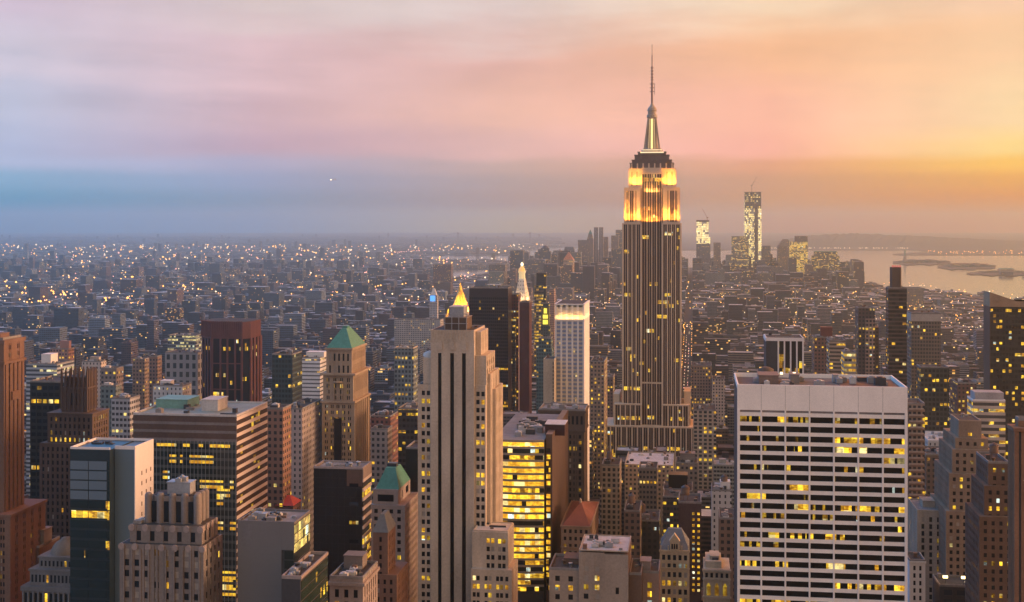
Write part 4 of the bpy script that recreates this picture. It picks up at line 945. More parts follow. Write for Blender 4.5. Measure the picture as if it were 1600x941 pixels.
for k in range(14):
    b = MB(); x = m + rg.choice((-1, 1)) * rg.uniform(8, 17); y = rg.uniform(8, D - 8); z = Z(247); b.bar((x, y, z), (x, y, z + rg.uniform(3, 7)), .16); s.part('deck_aerial', b, STEEL)
# floodlights on the setback ledges
for x0, x1, y, z, e in ((ux0, X(992), -.6, z72 + .4, 9500), (X(992), X(1001), -.6, z72 + .4, 6000), (X(1036), X(1046), -.6, z72 + .4, 6000), (X(1046), ux1, -.6, z72 + .4, 9500), (vx0, X(1001), 2.9, za + .4, 12000), (X(1036), vx1, 2.9, za + .4, 12000)):
    s.lamp((x0 + x1) / 2, y - 2.0, z, x1 - x0 - 1, .6, e * .85, (1, .43, .045), (R(170), 0, 0), 95)
s.lamp((xr0 + xr1) / 2, .2, z72 + .4, 17, .6, 11000, (1, .45, .05), (R(168), 0, 0), 110)
s.lamp((xr0 + xr1) / 2, 1.0, Z(300), 14, .6, 6000, (1, .55, .12), (R(165), 0, 0), 160)
s.lamp(ux1 + 2.4, D / 2, z72 + .4, .6, D - 8, 12000, (1, .50, .08), (0, R(171), 0), 75); s.lamp(vx1 + 2.4, D / 2, za + .4, .6, D - 14, 10000, (1, .50, .08), (0, R(171), 0), 75)
s.lamp(ux0 - 1.4, D / 2, z72 + .4, .6, D - 8, 12000, (1, .50, .08), (0, R(-171), 0), 75)
s.done()
# ================================================================== white grid office block
s = Site('white_grid_office', 'large white stone office block with regular grid of dark window bands', 545, 1152, 1418, 603, phrase='the white grid office', depth=42)
w = MB(); X, Z, W = s.X, s.Z, s.W; zt = Z(603); D = 42; zg = Z(643); fl = 4.02; NB = 7; bw = W / NB
w.box(0, W, .9, D, 0, zt - 2.0, 1)
w.box(0, W, 0, .9, zg, zt)
for k in range(1, NB): w.box(k * bw - .06, k * bw + .06, -.02, -.0, zg, zt - .2, 2)
rows = []; z = zg - .9
for k in range(NB + 1):
    x = min(max(k * bw, .55), W - .55); w.box(x - (.55 if k in (0, NB) else .30), x + (.55 if k in (0, NB) else .36), -.3, .9, 0, zg)
slit = MB()
z = zg
w.box(0, W, .45, .9, z - .95, z, 2)
z -= .95
while z > Z(960):
    w.box(0, W, 0, .9, z - 1.55, z); rows.append((z - fl, z - 1.55)); z -= fl
w.box(0, W, 0, .9, 0, z)
s.part('wall', w, [TRAV, CHARC, stone('joint_grey', (.22, .19, .18))])
GR = pane('grid_glass', (.006, .005, .005), .10, spec=.12, lit=1, cell=1.55, floor=fl, p=.018, prow=.22, pin=.72, strength=1.0, seed=83, zoff=2.2)
GW = pane('grid_glass_warm', (.008, .006, .005), .10, spec=.12, lit=1, cell=1.0, floor=fl, p=.05, prow=.3, pin=.4, strength=.4, seed=84, zoff=2.2)
n = 0; rest = MB()
rg = random.Random(8)
for r, (za, zb) in enumerate(rows):
    for k in range(NB):
        mat = GW if rg.random() < .3 else GR
        x0, x1 = k * bw + .37, (k + 1) * bw - .37
        if n < 99: b = MB(); b.box(x0, x1, .55, .65, za, zb); s.part('window', b, mat); n += 1
        else: rest.box(x0, x1, .55, .65, za, zb, 0)
s.part('window', rest, [GR], kind='stuff')
b = MB(); b.box(.6, W - .6, .9, D - .6, zt - 2.0, zt - 1.8); s.part('roof', b, stone('white_grid_roof', (.13, .115, .105), .9, .3))
b = MB(); b.box(0, .6, .9, D, zt - 2, zt); b.box(W - .6, W, .9, D, zt - 2, zt); b.box(.6, W - .6, D - .6, D, zt - 2, zt); s.part('parapet', b, TRAV)
s.penthouse(X(1190), X(1222), 18, 32, zt - 1.9, zt + 1.6, stone('roof_brown_box', (.22, .15, .12))); s.penthouse(X(1242), X(1256), 20, 30, zt - 1.9, zt + 1.9, WARMGREY, 'roof_hut')
b = MB(); b.box(X(1320), X(1412), 6, 37, zt - 1.78, zt - 1.6); s.part('roof_well', b, CHARC)
b = MB(); b.lathe(X(1205), 35, [(3.4, zt - 1.8), (3.4, zt + 2.6), (1.5, zt + 3.6)], 14); s.part('cooling_tower', b, DKBROWN)
s.units(X(1300), X(1400), 14, 36, zt - 1.6, 8, None, 18, 1.3); s.units(X(1165), X(1300), 6, 36, zt - 1.8, 8, None, 19)
for x in (X(1226), X(1247)):
    b = MB(); b.box(x, x + 1.2, 24, 24.8, zt + 1.6, zt + 2.6); s.part('roof_lamp', b, glow('roof_lamp', (1, .75, .45), 2.5))
s.done()

# ================================================================== right hand side
s = Site('white_frame_block', 'dark block with tall white framed bays behind the white grid office', 800, 1197, 1256, 529, phrase='the white framed bays', depth=26)
w = MB(); D = s.D; zt = s.Z(529); xf = s.X(1215)
w.box(0, s.W, .8, D, 0, zt - 2, 0); w.box(0, s.W, 0, .8, zt - 1.6, zt, 1); w.box(0, xf, .02, .8, 0, zt - 1.6, 0)
for k in range(5): x = xf + k * (s.W - xf - .9) / 4; w.box(x, x + .9, 0, .8, 0, zt - 1.6, 1)
w.box(-.3, s.W + .3, .8, D, zt - 2, zt, 1)
s.part('wall', w, [CHARC, WHITEP])
for k in range(4):
    b = MB(); x = xf + k * (s.W - xf - .9) / 4; b.box(x + .92, x + (s.W - xf - .9) / 4 - .02, .55, .7, s.Z(600), zt - 1.7); s.part('window_bay', b, pane('framed_bay_glass', (.03, .026, .024), .15, lit=1, cell=2.5, floor=4.2, p=.06, prow=.35, strength=.7, seed=91))
s.roof(0, s.W, 0, D, zt, TAR, .4, WHITEP); s.done()

def banded(name, label, v, pl, pr, top, phrase, matf, depth=30, back=None, roofm=None, cap=None, extra=None):
    s = Site(name, label, v, pl, pr, top, phrase=phrase, depth=depth, back=back)
    w = MB(); w.box(0, s.W, 0, s.D, 0, s.Z(top)); s.part('wall', w, matf)
    s.roof(0, s.W, 0, s.D, s.Z(top), roofm, .9, cap)
    if extra: extra(s)
    s.done(); return s

def ex25(s):
    zt = s.Z(451); b = MB(); b.prism([(s.W * .22, s.D * .2), (s.W * .7, s.D * .2), (s.W * .78, s.D * .5), (s.W * .6, s.D * .9), (s.W * .3, s.D * .9), (s.W * .15, s.D * .5)], zt, s.Z(418)); s.part('crown', b, DKBROWN)
    for k in range(4): b = MB(); b.box(s.W * (.25 + .13 * k), s.W * (.25 + .13 * k) + 1.2, s.D * .3, s.D * .3 + 1, s.Z(418), s.Z(415)); s.part('beacon', b, glow('red_beacon', (1, .03, .04), .45))
banded('dark_crowned_tower', 'dark narrow tower with thin bands and red lights on its hat', 1150, 1388, 1417, 451, 'the red topped dark tower', facade('dark_bands', (.075, .05, .042), (.015, .013, .013), 3, 3.5, 1.0, .6, p=.05, prow=.02), 26, 1384, extra=ex25)
def ex26(s):
    b = MB(); b.box(s.X(1352), s.X(1366), -2, 8, 0, s.Z(498)); s.part('front_bay', b, facade('pale_bay', (.24, .17, .14), fw=.6, fh=.6, p=.08)); b = MB(); b.box(s.W + .02, s.X(1374), 2, s.D, 0, s.Z(512)); s.part('side_wing', b, facade('dark_wing', (.07, .05, .045), p=.08))
banded('stepped_dark_tower', 'dark brown stepped tower left of the red topped dark tower', 1250, 1341, 1367, 482, 'the stepped dark tower', facade('dark_wing', (.07, .05, .045), p=.08), 24, extra=ex26)
def ex27(s):
    b = MB(); b.box(-.4, s.W + .4, -.4, s.D, s.Z(502), s.Z(491)); s.part('top_band', b, stone('hazy_top', (.36, .31, .27)))
banded('grey_office_tower', 'grey brown office tower with plain pale top band', 1350, 1424, 1470, 490, 'the pale topped grey tower', facade('grey_office', (.15, .115, .095), (.05, .045, .04), 2.8, 3.8, .7, .6, p=.07, prow=.02), 40, 1414, extra=ex27)
banded('dark_green_office', 'low dark office with sparse lights in front of the grey brown tower', 1000, 1438, 1483, 575, 'the dark low office', facade('dark_green_office', (.05, .05, .042), (.02, .022, .02), 2.8, 3.6, .7, .6, p=.12), 30, 1432)

s = Site('slanted_top_tower', 'huge dark tower with slanted top and many lit windows at the right edge', 900, 1547, 1650, 458, phrase='the slanted dark tower', back=1537)
w = MB(); zt = s.Z(480); D = s.D; W = s.W
w.box(.3, W, .3, D, 0, zt, 1); w.box(-.1, W, .2, D, s.Z(480), s.Z(471), 0)
w.quad([(-.1, .2, s.Z(471)), (W, .2, s.Z(471)), (W, D, s.Z(471)), (-.1, D, s.Z(471))]); k = len(w.v)
w.v += [(-.1, 1, s.Z(471)), (W, 1, s.Z(471)), (W, 1, s.Z(476)), (-.1, 1, s.Z(457)), (-.1, D, s.Z(471)), (W, D, s.Z(471)), (W, D, s.Z(476)), (-.1, D, s.Z(457))]
sl = MB()
kx = s.X(1590)
k = len(sl.v); sl.v += [(-.1, 1, s.Z(471)), (kx, 1, s.Z(471)), (-.1, 1, s.Z(457)), (-.1, D, s.Z(471)), (kx, D, s.Z(471)), (-.1, D, s.Z(457))]
sl.f += [(k, k + 1, k + 2), (k + 1, k + 4, k + 5, k + 2), (k, k + 2, k + 5, k + 3), (k + 4, k + 3, k + 5)]; sl.mi += [0] * 4; sl.sm += [False] * 4
w.v = w.v[:-8]
s.part('wall', w, [stone('tan_cap', (.32, .21, .13)), facade('slant_front', (.03, .024, .018), (.014, .012, .01), 2.0, 3.7, .85, .55, p=.17, prow=.05, strength=1.0, seed=3)]); s.part('slanted_crown', sl, [stone('tan_cap', (.32, .21, .13))])
b = MB(); b.box(-.1, .3, .3, D, 0, s.Z(480)); s.part('corner_pier', b, BROWNMET); s.done()

def ex29(s):
    zt = s.Z(627); b = MB(); b.box(1.5, s.W - .5, 2, s.D - 2, zt, s.Z(614)); s.part('penthouse', b, stone('grey_pent', (.33, .30, .29)))
banded('pale_banded_office', 'pale office with bright lit bands in front of the slanted dark tower', 790, 1520, 1571, 627, 'the pale lit bands', facade('pale_lit_bands', (.42, .35, .29), (.05, .05, .05), 3, 3.7, 1.0, .5, p=.2, prow=.4, strength=.8, seed=5), 26, 1511, PALEROOF, WHITEP, ex29)

s = Site('stepped_beige_tower', 'beige art deco tower stepping up to plain box top, right of the white grid office', 680, 1482, 1556, 662, phrase='the stepped beige tower', depth=40)
w = MB(); X, Z = s.X, s.Z; sp = dict(bay=3.2, ww=1.5, fl=3.6, wh=1.9, m=.9, lit=.06, rowlit=.02, blind=.1, sd=.3)
s.tier(w, X(1503), X(1539), 8, 30, Z(692), Z(662), front=dict(bay=40, ww=2, fl=4, wh=1.6, top=6, lit=0))
for a, b_, y, q0, q1 in ((1496, 1548, 6, 720, 688), (1490, 1553, 4, 760, 705), (1484, 1556, 2, 850, 742), (1478, 1558, 0, 1000, 800)):
    s.tier(w, X(a), X(b_), y, 36 + (8 - y), max(0, Z(q0)), Z(q1), front=sp, left=sp)
s.part('wall', w, [stone('beige_brick', (.24, .17, .12))]); s.roof(X(1503), X(1539), 8, 30, Z(662), TAR, .5, TANSTONE); s.done()
s = Site('stepped_dark_brick_tower', 'dark brown stepped brick tower with lit rows near the right edge', 600, 1536, 1582, 728, phrase='the stepped dark brick tower', depth=30)
w = MB(); X, Z = s.X, s.Z; sp = dict(bay=2.9, ww=1.4, fl=3.6, wh=1.9, lit=.08, rowlit=.12, blind=.05)
for a, b_, y, q0, q1 in ((1548, 1582, 5, 770, 728), (1540, 1584, 3, 840, 762), (1530, 1586, 0, 1000, 808)): s.tier(w, X(a), X(b_), y, 30, max(0, Z(q0)), Z(q1), front=sp, left=sp)
s.part('wall', w, [BRICKD]); s.roof(X(1548), X(1582), 5, 30, Z(728)); s.tank(X(1566), 16, Z(728), 2, 3.5); s.done()
s = Site('brown_edge_tower', 'brown brick tower with vertical ribs cut by the right edge of the photo', 470, 1585, 1660, 660, phrase='the brown right edge tower', back=1575)
w = MB(); zt = s.Z(675); w.box(.5, s.W, .5, s.D, 0, zt - .1, 1); w.box(-.4, s.W, -.4, s.D + .4, zt, zt + 1.2); w.box(2, s.W, 3, s.D - 2, zt + 1.2, s.Z(660))
for k in range(9): x = k * 2.3; w.box(x, x + 1.5, 0, .5, 0, zt)
for k in range(5): y = .5 + k * (s.D - 1.5) / 4; w.box(0, .5, y, y + 1.1, 0, zt)
s.part('wall', w, [stone('rust_brick', (.21, .105, .06)), CHARC]); s.roof(2, s.W, 3, s.D - 2, s.Z(660)); s.done()
s = Site('terraced_beige_block', 'low beige block with vertical window strips, bottom right beside the white grid office', 700, 1433, 1500, 800, phrase='the low beige strip block', depth=28)
w = MB(); sp = dict(bay=3.6, ww=1.5, fl=3.7, wh=2.5, lit=.03, rowlit=0, blind=.05, sd=.15)
s.tier(w, 0, s.W, 0, 28, 0, s.Z(800), front=dict(sp, top=3), left=sp)
for xb, q in ((1506, 822), (1513, 850), (1521, 880)): s.tier(w, s.W - 2, s.X(xb), .4, 27, 0, s.Z(q), front=dict(sp, bay=2.4, ww=1.1))
s.part('wall', w, [CREAM]); s.roof(0, s.W, 0, 28, s.Z(800), GRAVEL, .8, CREAM); s.penthouse(s.X(1447), s.X(1490), 10, 20, s.Z(800), s.Z(790), CREAM); s.done()
def ex34(s):
    for k in range(24):
        z = s.Z(640) - k * 3.5; b = MB(); b.box(s.W * .08, s.W * .92, -1.3, .0, z - .2, z + .8); s.part('balcony', b, stone('balcony_tan', (.34, .25, .19)))
banded('balcony_tower', 'tan residential tower lined with balconies, just right of the white grid office', 760, 1418, 1445, 632, 'the balcony tower', facade('balcony_wall', (.26, .19, .14), bay=2.6, floor=3.5, fw=.6, fh=.55, p=.16, seed=6), 20, extra=ex34)
s = Site('small_white_facade', 'small white low building at the foot of the white grid office', 640, 1421, 1446, 878, phrase='the small white front', depth=15)
w = MB(); s.tier(w, 0, s.W, 0, 15, 0, s.Z(878), front=dict(bay=2.3, ww=1.1, fl=3.6, wh=2.2)); w.box(-.3, s.W + .3, -.4, .2, s.Z(880) , s.Z(877)); s.part('wall', w, [WHITEP]); s.roof(0, s.W, 0, 15, s.Z(878)); s.done()
s = Site('floodlit_low_shed', 'low dark building with two glaring rooftop floodlights at the bottom right', 640, 1468, 1536, 915, phrase='the floodlit shed', depth=18)
w = MB(); zt = s.Z(918); s.tier(w, 0, s.W, 0, 18, 0, zt, front=dict(bay=5.5, ww=4, fl=4.5, wh=2.6, top=1.5, mats=[G_BLUE, pane('cool_window', lit=1, fixed=1.0, strength=.9, cool=.8)])); s.part('wall', w, [CHARC]); s.roof(0, s.W, 0, 18, zt)
for x in (1480, 1509):
    b = MB(); b.bar((s.X(x), 5, zt), (s.X(x), 5, zt + 3), .15); s.part('lamp_pole', b, DARKSTEEL); b = MB(); b.box(s.X(x) - 1.1, s.X(x) + 1.1, 4.2, 5, zt + 3, zt + 4.1); s.part('floodlight', b, glow('hot_flood', (1, .75, .3), 5.0))
s.done()

# ================================================================== bottom centre
s = Site('red_hip_roof_block', 'brown brick block under red tiled hipped roof, bottom centre', 690, 877, 922, 785, phrase='the red hip roof', back=935)
w = MB(); zt = s.Z(822); D = s.D; sp = dict(bay=2.7, ww=1.4, fl=3.9, wh=2.0, m=.6, lit=.12, blind=.1)
s.tier(w, 0, s.W, 0, D, 0, zt, front=sp, right=sp); w.box(-.5, s.W + .5, -.5, D + .5, zt - .6, zt); w.box(-.3, s.W + .3, -.3, D, zt - 12, zt - 11.4)
s.part('wall', w, [stone('brown_sandstone', (.27, .185, .13))]); b = MB(); b.frustum(.6, s.W - .2, .6, D - .6, zt, s.Zat(785, D / 2), .06, .06); s.part('hipped_roof', b, REDTILE)
b = MB(); b.lathe(s.W / 2, D / 2, [(.7, s.Zat(788, D / 2)), (.7, s.Zat(781, D / 2)), (.1, s.Zat(778, D / 2))], 8); s.part('finial', b, CREAM); s.done()
s = Site('beige_stepped_corner_block', 'nearest beige block of two heights with blank side wall at the bottom centre', 560, 858, 985, 862, phrase='the near beige block', depth=26)
w = MB(); X, Z = s.X, s.Z; sp = dict(bay=4.4, ww=2.0, fl=4.0, wh=2.3, m=.8, lit=.12, rowlit=.2, blind=.2, sd=.3)
s.tier(w, 0, X(905), 0, 24, 0, Z(893), front=dict(sp, top=2.5)); s.tier(w, X(905) + .02, X(945), -1.5, 26, 0, Z(862), front=dict(sp, bay=3.5, top=6)); w.box(X(945) + .02, X(982), -1.5, 26, 0, Z(864), 0); w.box(X(982), X(1002), 2, 26, 0, Z(898), 1)
s.part('wall', w, [stone('beige_stone', (.30, .235, .185)), BRICKD]); s.roof(X(905) + .1, X(982), -1.5, 26, Z(864) + 1.2, PALEROOF, .5, CREAM); s.roof(0, X(905), 0, 24, Z(893), TAR); s.penthouse(X(878), X(904), 10, 20, Z(893), Z(884), BRICKD); s.roof(X(983), X(1002), 2.2, 26, Z(898)); s.units(X(910), X(978), 4, 22, Z(862) + 1, 8, None, 21, .8)
s.window(X(965), -1.55, Z(925), Z(915), 1.4, 0, G_DARK); s.done()
s = Site('pink_penthouse_block', 'small brown and pink block with lit windows right of the near beige block', 575, 1000, 1030, 896, phrase='the pink brown block', depth=20)
w = MB(); s.tier(w, 0, s.W, 0, 20, 0, s.Z(896), front=dict(bay=4.0, ww=1.9, fl=4.0, wh=2.6, lit=.4, top=4)); s.part('wall', w, [stone('pink_brown', (.30, .20, .16))]); s.roof(0, s.W, 0, 20, s.Z(896)); s.penthouse(s.X(1000), s.X(1016), 4, 12, s.Z(896), s.Z(882), PINKST); s.done()
s = Site('gothic_gable_building', 'cream gothic front with steep slate roof and ornate central gable', 620, 1031, 1077, 830, phrase='the cream gothic gable', depth=22)
w = MB(); X, Z = s.X, s.Z; zt = Z(861); m = s.W / 2
s.tier(w, 0, s.W, 0, 22, 0, zt, front=dict(bay=2.4, ww=1.45, fl=4.1, wh=2.5, m=.5, lit=.12, rowlit=.1, blind=.15), right=dict(bay=3, ww=1.4))
w.box(-.4, s.W + .4, -.4, .3, zt - .5, zt + .3); w.box(-.3, s.W + .3, -.3, .2, zt - 8.6, zt - 8.0)
w.box(m - 2.2, m + 2.2, -.35, 3, zt + .3, Z(846)); w.quad([(m - 2.6, -.4, Z(846)), (m + 2.6, -.4, Z(846)), (m, -.4, Z(834))]); w.quad([(m + 2.6, -.4, Z(846)), (m + 2.6, 3, Z(846)), (m, 3, Z(834)), (m, -.4, Z(834))]); w.quad([(m - 2.6, 3, Z(846)), (m - 2.6, -.4, Z(846)), (m, -.4, Z(834)), (m, 3, Z(834))]); w.quad([(m + 2.6, 3, Z(846)), (m - 2.6, 3, Z(846)), (m, 3, Z(834))])
for x in (.2, s.W * .27, s.W * .73, s.W - .7): w.box(x, x + .5, -.5, 0, zt, zt + 2.6); 
s.part('wall', w, [stone('gothic_cream', (.50, .37, .22))])
b = MB(); b.frustum(0, s.W, .4, 22, zt + .3, s.Zat(826, 10), .45, .12); s.part('slate_roof', b, SLATE)
for dx in (-1.1, 0, 1.1): s.window(m + dx, -.38, zt + 1, zt + 3.4, .75, 0, G_DARK)
s.done()
s = Site('dotted_light_tower', 'dark narrow tower with two columns of bright dots right of the cream gable', 690, 1060, 1096, 787, phrase='the dotted light tower', depth=22)
w = MB(); w.box(0, s.W, 0, 22, 0, s.Z(787)); s.part('wall', w, [stone('dark_maroon_brick', (.075, .045, .04))])
for k in range(14):
    z = s.Z(801 + k * 9.2)
    for x in (1083.5, 1091.5): s.window(s.X(x), -.02, z - 1.2, z + .1, 1.3, 0, G_LIT)
s.roof(0, s.W, 0, 22, s.Z(787)); s.tank(s.W * .3, 8, s.Z(787), 2.2, 4); s.done()
s = Site('arched_cream_building', 'small cream building with three tall arched windows beside the white grid office', 610, 1099, 1141, 874, phrase='the arched cream front', depth=22)
w = MB(); X, Z = s.X, s.Z; zt = Z(890); w.box(0, s.W, .3, 22, 0, zt); w.box(-.5, s.W + .5, -.7, .8, zt - 1.0, zt); w.box(-.3, s.W + .3, -.3, .4, Z(907), Z(904)); w.box(-.5, s.W + .5, -.5, .4, Z(935), Z(932)); w.box(1, s.W - 4, 3, 20, zt, Z(880)); w.box(3, s.W * .6, 6, 16, Z(880), Z(874))
for k in range(4): x = .2 + k * (s.W - .9) / 3; w.box(x, x + .7, -.2, .4, Z(932), Z(907))
s.part('wall', w, [stone('aged_cream', (.42, .34, .24))])
for k in range(3):
    xm = .5 + (k + .5) * (s.W - 1) / 3; b = MB(); b.box(xm - 1.0, xm + 1.0, .15, .28, Z(931), Z(916)); b.prism([(xm + 1.0 * math.cos(t), 0) for t in (0, 1)] and [(xm - .8, .15), (xm + .8, .15), (xm + .8, .28), (xm - .8, .28)], Z(916), Z(912), 0, [(xm - .3, .15), (xm + .3, .15), (xm + .3, .28), (xm - .3, .28)]); s.part('arched_window', b, [G_DIM])
for k in range(5): s.window(1.5 + k * (s.W - 3) / 4, .26, Z(903), Z(896), 1.2, 0, G_DARK)
s.units(2, s.W - 3, 4, 18, Z(880), 6, None, 25, .7); s.done()
def midb(name, label, v, pl, pr, top, phrase, wall, depth=22, back=None, pent=None, tank=None, roofm=None, pm=None, front=None, units=4, side=True, cat='building'):
    """medium building: walls with small windows, roof, parapet, roof hut, tank"""
    s = Site(name, label, v, pl, pr, top, phrase=phrase, depth=depth, back=back, cat=cat)
    w = MB(); w.box(0, s.W, 0, s.D, 0, s.Z(top)); s.part('wall', w, wall); s.roof(0, s.W, 0, s.D, s.Z(top), roofm, 1.0, pm)
    if pent: a, b_, q, mm = pent; s.penthouse(s.X(a), s.X(b_), s.D * .3, s.D * .7, s.Z(top), s.Z(q), mm)
    if tank: s.tank(s.X(tank), s.D * .4, s.Z(top))
    if units: s.units(1, max(2, s.W - 4), 1, max(2, s.D - 4), s.Z(top), units, None, int(pl) + units)
    if front: front(s)
    s.done(); return s
fb = lambda n, c, *a, **k: facade('front_' + n, c, *a, **k)
midb('brown_brick_block', 'plain brown brick block against the left side of the white grid office', 690, 1124, 1152, 812, 'the plain brown block', fb('brown', (.19, .12, .08), p=.03), 24)
midb('white_stepped_block', 'white low block with small windows left of the white grid office', 770, 1112, 1143, 768, 'the white low block', fb('white', (.55, .50, .46), fw=.3, p=.04), 20, pent=(1126, 1141, 757, WHITEP), tank=1132)
midb('pale_roof_warehouse', 'broad low building with flat pale roof at the foot of the floodlit skyscraper', 1010, 976, 1052, 728, 'the broad pale roof', fb('tan1', (.33, .25, .19), p=.08), 55, roofm=PALEROOF, pm=CREAM, units=9)
midb('tan_loft_building', 'tan loft building with even windows left below the floodlit skyscraper', 880, 940, 968, 728, 'the tan loft', fb('tan2', (.34, .26, .2), bay=3.4, fw=.55, fh=.6, p=.03), 24, tank=951)
midb('dark_penthouse_block', 'dark block carrying a black boxed tank in the low centre', 880, 1036, 1082, 768, 'the black boxed tank', fb('dark1', (.06, .045, .04), p=.08, prow=.1), 30, pent=(1044, 1074, 747, BLACK))
midb('bright_row_block', 'low dark block with one glowing yellow top row in the low centre', 830, 1036, 1075, 778, 'the glowing row block', fb('dark2', (.08, .055, .045), bay=2.2, fw=.8, fh=.5, p=.1, prow=.22, seed=3), 24)
midb('yellow_topped_loft', 'loft block with bright lit top storey in front of the broad pale roof', 930, 998, 1027, 733, 'the lit top loft', fb('loft', (.2, .15, .115), bay=2.6, fw=.6, p=.12, prow=.15, seed=9), 24)
midb('stone_loft_block', 'grey loft block with lit top floor right of the broad pale roof', 950, 1056, 1090, 725, 'the grey lit loft', fb('loft2', (.22, .17, .14), p=.12, prow=.1, seed=10), 24, pent=(1062, 1086, 712, WARMGREY), tank=1075)
midb('dark_infill_block', 'black roofed block in front of the glowing row block', 760, 985, 1030, 815, 'the black roofed block', fb('dark3', (.045, .04, .04), p=.03), 28, tank=1002, units=8)
midb('brown_shaft_block', 'brown shaft like block left of the dotted light tower', 730, 975, 1000, 800, 'the brown shaft block', fb('brown3', (.17, .11, .08), p=.05), 26, tank=986)
midb('slim_brown_highrise', 'slim brown high rise between the white lit crown and the skyscraper', 1150, 922, 944, 566, 'the slim brown high rise', fb('slim', (.26, .18, .13), p=.22, seed=12), 40, back=949)
midb('slim_dark_highrise', 'darker slim high rise left of the skyscraper with lit rows', 1400, 944, 958, 590, 'the dark slim high rise', fb('slim2', (.15, .11, .09), p=.2, seed=13), 30)
midb('cream_corner_block', 'cream corner block with wide windows right of the skyscraper foot', 1180, 1083, 1119, 642, 'the cream corner block', fb('cream2', (.38, .30, .23), bay=4.4, fw=.6, fh=.6, p=.12, seed=14), 40)
midb('long_flat_loft', 'long flat roofed loft right of the skyscraper', 1500, 1080, 1112, 572, 'the long flat loft', fb('loft4', (.22, .16, .13), p=.08, seed=15), 40)
midb('balconied_white_block', 'whitish block right of the long flat loft with lit side', 1480, 1113, 1133, 593, 'the whitish block', fb('wht2', (.45, .38, .33), p=.08, seed=16), 30)
midb('rust_roof_block', 'brown block with rust red roof box right of the white framed bays', 1250, 1272, 1294, 528, 'the rust roof block', fb('rust', (.17, .09, .07), p=.1, seed=17), 25, pent=(1284, 1302, 513, REDTILE))
midb('curved_balcony_block', 'pale banded block between the rust roof block and the stepped dark tower', 1150, 1296, 1321, 533, 'the pale banded block', fb('bands3', (.30, .23, .18), (.05, .04, .035), 3, 3.4, 1, .5, p=.08, seed=18), 25)
midb('bright_band_block', 'small block with bright lit band right of the pale banded block', 1050, 1319, 1338, 552, 'the bright band block', fb('bright', (.30, .25, .2), bay=3, floor=4, fw=.9, fh=.5, p=.5, prow=.5, seed=19), 20)
midb('low_white_hall', 'long low white roofed hall right of the balcony tower', 950, 1450, 1502, 690, 'the low white hall', fb('hall', (.5, .45, .4), p=.02, fw=.3), 40, roofm=PALEROOF, pm=WHITEP)
midb('brown_hall', 'brown block below the low white hall', 850, 1447, 1486, 712, 'the brown hall', fb('brown5', (.13, .09, .07), p=.05), 30)
midb('dark_red_lit_block', 'dark block with red lit top left of the pale lit bands', 1100, 1496, 1526, 600, 'the red lit block', fb('redlit', (.14, .075, .06), p=.14, seed=20), 30)
# left middle distance
midb('white_round_top_block', 'white blue banded block with rounded roof hut, left of the spiked crown', 1000, 41, 89, 570, 'the white banded block', fb('whbl', (.36, .38, .42), (.05, .06, .08), 3, 3.5, 1, .5, p=.05, prow=.03, cool=.5), 30, pent=(56, 71, 556, WHITEP))
midb('pink_brick_slab', 'pink brick slab with raised centre above the spiked crown', 1250, 78, 107, 546, 'the pink brick slab', fb('pinkb', (.33, .17, .13), p=.05, seed=22), 28, back=116, pent=(91, 105, 534, stone('pink_brick_plain', (.36, .19, .15))))
midb('white_cluster_block', 'pale stepped apartment block right of the pink brick slab', 1080, 128, 158, 566, 'the pale stepped apartments', fb('palec', (.50, .42, .37), p=.05, fw=.35, seed=23), 25, back=166, pent=(138, 152, 559, CREAM))
midb('brown_flat_block', 'plain brown flat block right of the pale stepped apartments', 930, 157, 182, 577, 'the brown flat block', fb('brfl', (.20, .15, .13), p=.04, seed=24), 24, back=193)
midb('teal_office_block', 'teal framed office with orange lights behind the blue glass block', 830, 157, 181, 604, 'the teal framed office', fb('tealo', (.13, .16, .16), p=.13, seed=25), 24, back=190)
midb('white_low_office', 'white grey low office with lit rows behind the blue glass block', 760, 174, 203, 624, 'the white low office', fb('whlo', (.42, .41, .42), (.05, .05, .06), 2.6, 3.5, .7, .5, p=.06, prow=.1, cool=.3, seed=26), 25, back=219)
midb('brown_lit_top_block', 'brown block with yellowish lit top right of the brown flat block', 1150, 207, 226, 562, 'the lit top brown block', fb('brlt', (.2, .14, .11), p=.1, prow=.04, seed=27), 20, back=233)
midb('brown_narrow_block', 'narrow brown block beside the lit top brown block', 1180, 233, 246, 558, 'the narrow brown block', fb('brna', (.22, .14, .11), p=.08, seed=28), 20, back=253)
midb('white_crowned_block', 'white ornate block with roof frames behind the banded glass office', 900, 239, 285, 604, 'the white ornate block', fb('whor', (.48, .46, .46), fw=.3, p=.03, seed=29), 26, back=299, pent=(246, 262, 597, WHITEP))
midb('grey_arched_block', 'grey block with large openings left of the dark red tower', 1280, 258, 309, 552, 'the grey arched block', fb('grar', (.27, .25, .25), bay=7, floor=9, fw=.5, fh=.6, p=.05, seed=30), 30)
midb('yellow_lit_hall', 'flat office with many yellow green rows left of the dark red tower', 1700, 262, 306, 525, 'the yellow green hall', fb('ylha', (.16, .17, .18), bay=3, floor=4.4, fw=.9, fh=.55, p=.45, prow=.3, cool=.5, strength=.8, seed=31), 40)
midb('dark_teal_tower', 'dark teal glass tower with few yellow rows left of the green pyramid tower', 900, 425, 457, 555, 'the dark teal tower', fb('dkte', (.035, .06, .065), (.02, .03, .035), 2.4, 3.6, .75, .6, p=.03, prow=.04, seed=32), 26, back=472, units=6)
midb('white_terraced_office', 'white terraced office between the dark teal and green pyramid towers', 1200, 472, 500, 560, 'the white terraced office', fb('whte', (.60, .58, .58), (.12, .12, .13), 3, 3.8, 1, .35, p=.02, seed=33), 30, pent=(474, 502, 552, WHITEP))
